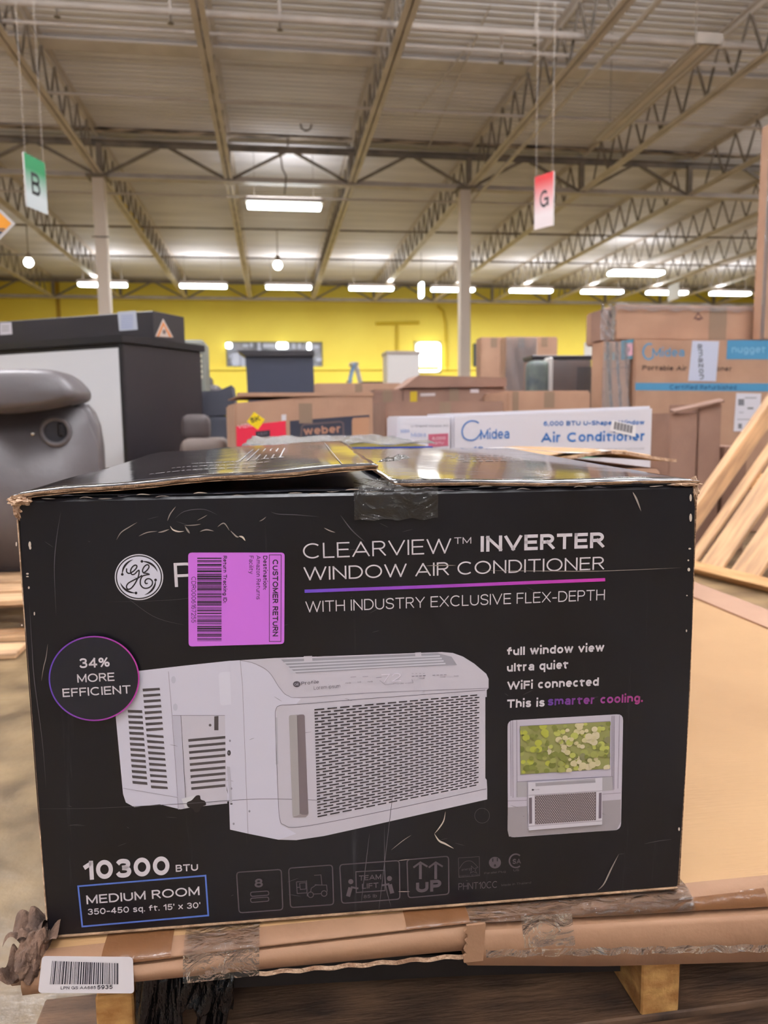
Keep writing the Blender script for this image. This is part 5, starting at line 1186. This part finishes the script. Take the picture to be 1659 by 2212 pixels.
ik.up(); base_q = G((245,275),(1358,215),(1355,800),(250,872)); ik.poly(base_q, rgb(140,140,84)); ik.up(); ik.stroke(base_q, 1, rgb(120,112,124), closed=True)
qf = quadmap(base_q); rn = random.Random(5)
pal = [rgb(176,178,92), rgb(150,152,84), rgb(118,122,60), rgb(202,190,150), rgb(196,186,140), rgb(168,170,70), rgb(128,126,92), rgb(106,110,52), rgb(206,194,160)]
for i in range(170):
    u, v = rn.random(), rn.random(); rr_ = rn.uniform(.03,.075)
    light = (.3 < u < .85 and v < .6 and abs(v-(.75-.6*u)) < .35) or (u > .5 and v > .72)
    c = rn.choice(pal[3:5]+pal[8:]+pal[:1]) if light else (rn.choice([pal[1],pal[2],pal[5],pal[7]]) if u < .5 else rn.choice([pal[1],pal[6],pal[0],pal[2]]))
    pts = []
    for k in range(12):
        a = 6.283*k/12; uu = min(1, max(0, u+rr_*.6*math.cos(a))); vv = min(1, max(0, v+rr_*math.sin(a))); pts.append(qf(uu, vv))
    if i % 12 == 0: ik.up()
    ik.poly(pts, c)
ik.up(); ik.poly(G((338,960),(1255,902),(1252,1480),(345,1552)), rgb(206,200,208)); ik.up()
ik.poly(G((430,965),(1165,912),(1170,962),(432,1008)), rgb(150,144,150)); ik.poly(G((350,1150),(386,1145),(388,1465),(352,1470)), rgb(100,88,96)); ik.poly(G((1212,1090),(1245,1085),(1242,1400),(1208,1405)), rgb(100,88,100))
ik.stroke(G((345,1118),(1255,1062)), 1, rgb(140,132,140)); ik.stroke(G((345,1500),(1250,1432)), 1, rgb(130,122,130))
gq = G((422,1122),(1178,1076),(1175,1425),(424,1480)); ik.poly(gq, rgb(92,80,84)); ik.up(); ik.stroke(G((430,965),(1165,925)), .8, rgb(200,196,202)); ik.ell(*zi(397,1050), 2.5, 2, rgb(60,54,60), 10); ik.text('Profile', *zi(415,1054), *zi(478,1050), 2, rgb(90,84,92))
qg = quadmap(gq)
for r_ in range(19):
    for c_ in range(28):
        u = (c_+.5+(.5 if r_ % 2 else 0))/28.7; v = (r_+.5)/19
        if u < .99: ik.poly([qg(u-.009,v-.012), qg(u+.009,v-.012), qg(u+.009,v+.012), qg(u-.009,v+.012)], rgb(190,178,176))
ik.build('inset_picture', bx, FM)
# lettering
ik = front()
ik.text('CLEARVIEW', 655,1207, 975,1195, 33, WHITE, -.008); ik.text('TM', 981,1175, 1018,1174, 14, WHITE, -.005); ik.text('INVERTER', 1038,1192, 1306,1183, 34, WHITE, .03)
ik.text('WINDOW AIR CONDITIONER', 656,1254, 1305,1230, 29, WHITE, -.004); ik.text('WITH INDUSTRY EXCLUSIVE FLEX-DEPTH', 660,1323, 1306,1296, 24, WHITE, -.006)
ik.stroke([(658,1277),(820,1271),(980,1265),(1140,1258.5),(1307,1252)], 7, GP, c2=GM)
ik.build('title_lettering', bx, FM); ik = front()
ik.text('full window view', 1095,1416, 1305,1407, 18, WHITE, .035); ik.text('ultra quiet', 1095,1451, 1227,1444, 18, WHITE, .035); ik.text('WiFi connected', 1095,1490, 1293,1481, 18, WHITE, .035)
ik.text('This is', 1095,1529, 1176,1526, 18, WHITE, .035); ik.text('smarter cooling.', 1183,1524, 1388,1516, 18, rgb(88,54,132), .035, c2=rgb(158,58,124))
ik.build('feature_lettering', bx, FM); ik = front(); ik.text('P', 378,1268, 424,1266, 52, WHITE, .0); ik.build('brand_letter', bx, FM); ik = front()
ik.text('10300', 181,1901, 367,1889, 41, WHITE, .04); ik.text('BTU', 380,1883, 428,1880, 15, WHITE, .02)
ik.stroke([(169,1914),(444,1891),(450,1977),(178,2001)], 3.5, rgb(84,112,190), closed=True)
ik.text('MEDIUM ROOM', 187,1953, 432,1933, 19, WHITE, .012); ik.text("350-450 sq. ft. 15' x 30'", 190,1976, 433,1961, 13, WHITE, .015)
ik.build('capacity_lettering', bx, FM)
# badge
ik = front(); ik.k = 42
ik.ell(206,1462,96,90,rgb(22,24,34),60); ik.up()
ik.ring(206,1462,96,90,3, lambda ca: tuple(GP[q]*(1-(ca+1)/2)*.75+GM[q]*(ca+1)/2*.8 for q in range(4)))
ik.text('34%', 175,1440, 240,1437, 21, WHITE, .02); ik.text('MORE', 170,1471, 250,1467, 18, WHITE, .01); ik.text('EFFICIENT', 139,1502, 285,1494, 18, WHITE, .01)
ik.build('efficiency_badge', bx, FM)
# round emblem
ik = front(); cx_, cy_ = 300.4, 1246.5
ik.ell(cx_,cy_,52.3,49.6,rgb(222,218,226),60); ik.up(); ik.ell(cx_,cy_,50,47.4,INK,60); ik.up(); ik.ell(cx_,cy_,47.3,44.8,rgb(216,214,228),60); ik.up()
def ge(pts, w_=2.9, tap=False): ik.stroke(ik.spline([(230+x/4.046, 1180+y/4.046) for x, y in pts]), w_, INK, taper=tap)
ge([(178,192),(178,222),(200,236),(235,218),(262,190),(266,170),(250,164),(226,182),(212,214),(222,244),(246,242),(272,216),(286,212),(280,262),(252,322),(216,366),(188,374),(176,352),(192,322),(240,294),(288,270),(312,252)])
ge([(322,234),(352,212),(372,184),(368,164),(350,162),(328,182),(316,212),(326,232),(352,236),(374,244),(346,250),(314,262),(298,296),(300,336),(328,364),(368,362),(398,338),(402,306),(380,284),(352,286),(338,306),(344,324),(362,322)])
for a0 in (-80, 10, 100, 190):
    pts = []
    for k in range(10):
        a = R(a0+k*7); rr_ = 42-5.5*(1-k/9)**1.5; pts.append((cx_+rr_*math.cos(a), cy_+rr_*.95*math.sin(a)))
    ik.stroke(pts, 4.5, INK, taper=True)
    ik.ell(*pts[0], 3, 3, INK, 10)
ik.build('round_emblem', bx, FM)
# handling symbols
ik = front(); Q = {1:[(511,1884),(607.6,1877.6),(611,1964.7),(516.5,1971.5)], 2:[(623.5,1875),(718,1868),(720.7,1953.6),(627.5,1960)], 3:[(733.8,1867.5),(862.4,1858.4),(863.8,1941.8),(738.2,1951)], 4:[(879,1856.7),(968.8,1849),(969.5,1931),(881.7,1939)]}
for k in Q: ik.stroke(ik.rrect(Q[k], 7, 3), 2.4, GR, closed=True)
ik.text('8', 550,1917, 568,1916, 19, GR, .03)
for y_ in (1927,1940): ik.stroke(ik.rrect([(541,y_),(580,y_-3),(581,y_+6),(542,y_+9)], 4, 3), 2, GR, closed=True)
Z = lambda *p: [(480+x/2.9625, 1800+y/2.9625) for x, y in p]
for pl_ in (((475,310),(540,305),(542,380),(480,384),(475,310)), ((495,318),(535,315),(536,355),(500,358),(495,318)), ((478,345),(500,344)), ((540,300),(544,402)), ((588,268),(632,265),(638,330),(592,328)), ((565,378),(570,350),(600,330),(668,330),(672,372)), ((580,388),(636,385))): ik.stroke(Z(*pl_), 1.6, GR)
for c_ in ((566,392),(652,384)): ik.ring(*Z(c_)[0], 6, 6, 1.8, GR, 20)
ik.stroke(Z((855,245),(1040,235),(1042,365),(858,378)), 2, GR, closed=True); ik.text('TEAM', *Z((875,302))[0], *Z((1018,293))[0], 11, GR, .02); ik.text('LIFT', *Z((895,355))[0], *Z((1000,346))[0], 11, GR, .02); ik.text('85 lb', *Z((905,415))[0], *Z((990,408))[0], 7, GR, .01)
for hx, hy, sgn in ((823,308,1),(1070,288,-1)):
    ik.ell(*Z((hx,hy))[0], 5.5, 5.5, GR, 16)
    ik.stroke(Z((hx-2*sgn,hy+38),(hx-18*sgn if sgn > 0 else hx+18,hy+95)), 9, GR); ik.stroke(Z((hx,hy+35),(hx+48*sgn,hy+44)), 4, GR)
for x_ in (1268,1366): ik.stroke(Z((x_,292),(x_,195)), 6, GR); ik.stroke(Z((x_-45,218),(x_,185),(x_+45,212)), 4, GR)
ik.text('UP', *Z((1240,380))[0], *Z((1402,368))[0], 25, GR, .05)
ik.stroke([(990,1853),(1035,1850),(1036,1891),(991,1895)], 1, GR, closed=True); ik.stroke(ik.spline([(992,1876),(1003,1862),(1018,1860),(1033,1874)]), 1, GR); ik.text('energy', 997,1881, 1020,1878, 5, GR); ik.stroke([(1018,1870),(1024,1876),(1031,1873),(1026,1879),(1030,1886),(1022,1882),(1016,1886),(1018,1879)], 1, GR, closed=True); ik.text('ENERGY STAR', 992,1894, 1034,1890.5, 3.2, GR)
ik.ell(1069,1863,13,12.5,GR,30); ik.up()
for (x_, y_) in ((1063,1858),(1073,1857)): ik.poly([(x_,y_-4),(x_+2.4,y_-4),(x_+2.4,y_+3),(x_,y_+3)], INK)
ik.ell(1069,1869,2.4,2.8,INK,12); ik.text('Parallel Plug', 1046,1888, 1092,1884, 4.2, GR)
a_ = [R(50+i*13) for i in range(21)]; ik.stroke([(1114+14*math.cos(t_), 1859-14.5*math.sin(t_)) for t_ in a_], 3.2, GR); ik.text('SA', 1107,1866, 1125,1865, 11, GR, .03); ik.text('US', 1109,1882, 1121,1881, 5, GR, .01)
ik.text('PHNT10CC', 990,1922, 1073,1917, 14.5, rgb(96,88,94), -.006); ik.text('Made in Thailand', 1083,1914, 1147,1908, 4.6, GR)
ik.build('handling_symbols', bx, FM)
# return label
ik = front(base=.0010); ik.k = 6; PU = rgb(206,112,222); KK = rgb(38,22,44)
ik.poly(ik.rrect([(407,1193),(615,1193),(614,1390),(408,1395.5)], 8), PU); ik.up()
ik.stroke([(582,1198),(607.6,1198),(607,1384.6),(582,1384.6)], 1.3, KK, closed=True)
ik.text('CUSTOMER RETURN', 589,1208, 589,1374, 12, KK, .03); ik.text('Destination:', 568.6,1200, 568.6,1273, 9.2, KK, .025); ik.text('Amazon Returns', 554,1199, 554,1294, 9.2, KK); ik.text('Facility', 538.5,1200, 538.5,1239, 9.2, KK)
ik.text('Return Tracking ID:', 482.6,1200, 482.6,1301.6, 8, KK, .025); ik.text('CDR0006167255', 414,1245, 414,1344, 10, KK)
y_ = 1204.0; rn = random.Random(11)
while y_ < 1383:
    hh_ = rn.choice([1,1,1.6,2.6,4]); ik.poly([(426.5,y_),(479,y_),(479,y_+hh_),(426.5,y_+hh_)], KK); y_ += hh_+rn.choice([1,1.2,1.8,3])
ik.build('return_label', bx, FM, MT['paper'])
# wear: scratches, creases and chipped spots on the black print, plus painted glints
ik = front(base=.0006); ik.k = 3; SC_ = rgb(150,138,130); SD = rgb(84,80,86); SW = rgb(205,190,176)
def scr(pts, w_=1.2, c=SC_): ik.stroke(ik.spline(pts), w_, c, taper=True)
scr([(252,1166),(262,1150),(280,1138),(297,1128)], 2.2); scr([(362,1125),(368,1110),(380,1094)], 2.2); scr([(585,1105),(600,1110),(640,1112),(690,1116)], 1.6, SD); scr([(735,1112),(760,1145),(788,1170)], 2.2, SD)
scr([(1366,1063),(1374,1078),(1384,1104)], 4, SC_); scr([(1040,1232),(1180,1233),(1300,1233),(1470,1226)], 1.6, SC_); scr([(920,1222),(950,1221),(985,1221)], 2, SC_)
scr([(60,1746),(200,1745),(400,1735),(560,1725),(800,1722),(1050,1655)], 1.2, SD); scr([(132,1105),(122,1170),(118,1230),(122,1330)], 1.6, SD)
scr([(104,1390),(100,1420),(95,1440),(90,1470)], 1.5, SC_); scr([(64,1300),(70,1400),(75,1470),(92,1600),(100,1700)], 1.6, SD); scr([(962,1752),(958,1772),(948,1788),(938,1800)], 2.6, SW); scr([(938,1800),(948,1815),(962,1822),(980,1832)], 4, SW)
scr([(1336,1844),(1320,1875),(1304,1908),(1290,1922)], 3, SC_); scr([(1390,1822),(1420,1816),(1450,1812)], 1.2, SD); scr([(815,1990),(838,1800),(850,1700)], 1.4, SD); scr([(798,1800),(780,1950)], 1.4, SD); scr([(830,1780),(832,1900),(845,1960)], 1.4, SD)
scr([(845,1835),(870,1815),(888,1803)], 1.4, SC_); scr([(860,1925),(885,1925)], 1.6, SC_); scr([(860,1858),(885,1855)], 1.4, SC_)
scr([(620,1268),(560,1240),(420,1290),(230,1300)], .8, SD); scr([(250,1270),(330,1330),(400,1350)], .8, SD)
for pl_, w_, c_ in ((((300,1158),(318,1150),(340,1147)),2,SC_), (((342,1150),(352,1148),(366,1143)),3,SC_), (((368,1136),(374,1144),(386,1148),(398,1147)),3,SW), (((400,1137),(406,1146),(410,1152)),4,SC_), (((398,1135),(420,1134),(434,1132)),2,SC_),
        (((432,1148),(446,1144),(462,1147)),3,SC_), (((470,1138),(484,1130),(496,1146)),2.4,SC_), (((498,1146),(510,1158),(516,1160)),3,SC_), (((516,1158),(524,1160),(530,1168)),4,SW), (((378,1120),(400,1104),(440,1100),(470,1112)),1.6,SD), (((560,1126),(568,1122),(575,1116)),2,SC_), (((426,1124),(438,1118),(448,1112)),1.6,SC_), (((700,1140),(712,1146),(724,1150)),2.4,SC_)):
    scr(list(pl_), w_, c_)  # broken pale strokes paint the glints along the crease ridge
for (x_, y_, w_, h_) in ((65,1176,3,7),(66,1183,2.5,4),(60,1239,3,2),(60,1245,3,1.5),(63,1269,2,3),(75,1325,1.6,4),(36,1175,1.6,5),(48,1350,2,2),(1491,1075,2.6,8),(1491,1118,3,9),(1489,1185,3,2),(1487,1230,3,4),(1486,1210,2,2),(1483,1286,1.6,1.6),(1482,1362,1.6,3),(1466,1790,2,4)):
    ik.ell(x_, y_, w_, h_, SW, 9)
ik.ring(1041,1761,16,16,.8, SD, 40)
rn = random.Random(21)
for k in range(60):
    x_, y_ = rn.uniform(60,1440), rn.uniform(1090,1940); l_ = rn.uniform(4,30); a = rn.uniform(-.5,.6); scr([(x_,y_),(x_+l_*math.cos(a)/2,y_+l_*math.sin(a)/2),(x_+l_*math.cos(a),y_+l_*math.sin(a))], .7, SD)
# creased lip along the top edge, its glints painted as dashes
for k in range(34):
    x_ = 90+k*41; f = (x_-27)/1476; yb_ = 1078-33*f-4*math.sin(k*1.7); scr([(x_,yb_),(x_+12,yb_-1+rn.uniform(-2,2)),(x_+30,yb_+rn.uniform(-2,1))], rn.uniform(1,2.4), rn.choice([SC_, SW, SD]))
ik.build('scuffs_and_glints', bx, FM)
for x_, dx_ in ((800,-18),(830,6),(850,14)):
    pass
 
for fl_ in [o for o in bx.children if o.name.startswith('top_flap')]:
    left = 'left' in fl_['label']
    for o in [o for o in bx.children if o.name.startswith('flap_ply') or o.name.startswith('top_lettering')]:
        if (sum(v.co.x for v in o.data.vertices)/len(o.data.vertices) < .345) == left: o.parent = fl_
for o in list(bpy.data.objects):
    if o.parent and o.parent.name.startswith('flattened_carton') and ('tape' in o.name):
        b0 = [c for c in o.parent.children if c.name.startswith('folded')][0]; o.parent = b0
    elif o.parent and o.name.startswith(('tape', 'clear_wrap')) and o.parent.get('category') == 'box':
        b0 = [c for c in o.parent.children if c.name.startswith('body')]
        if b0: o.parent = b0[0]
bpy.context.view_layer.update()
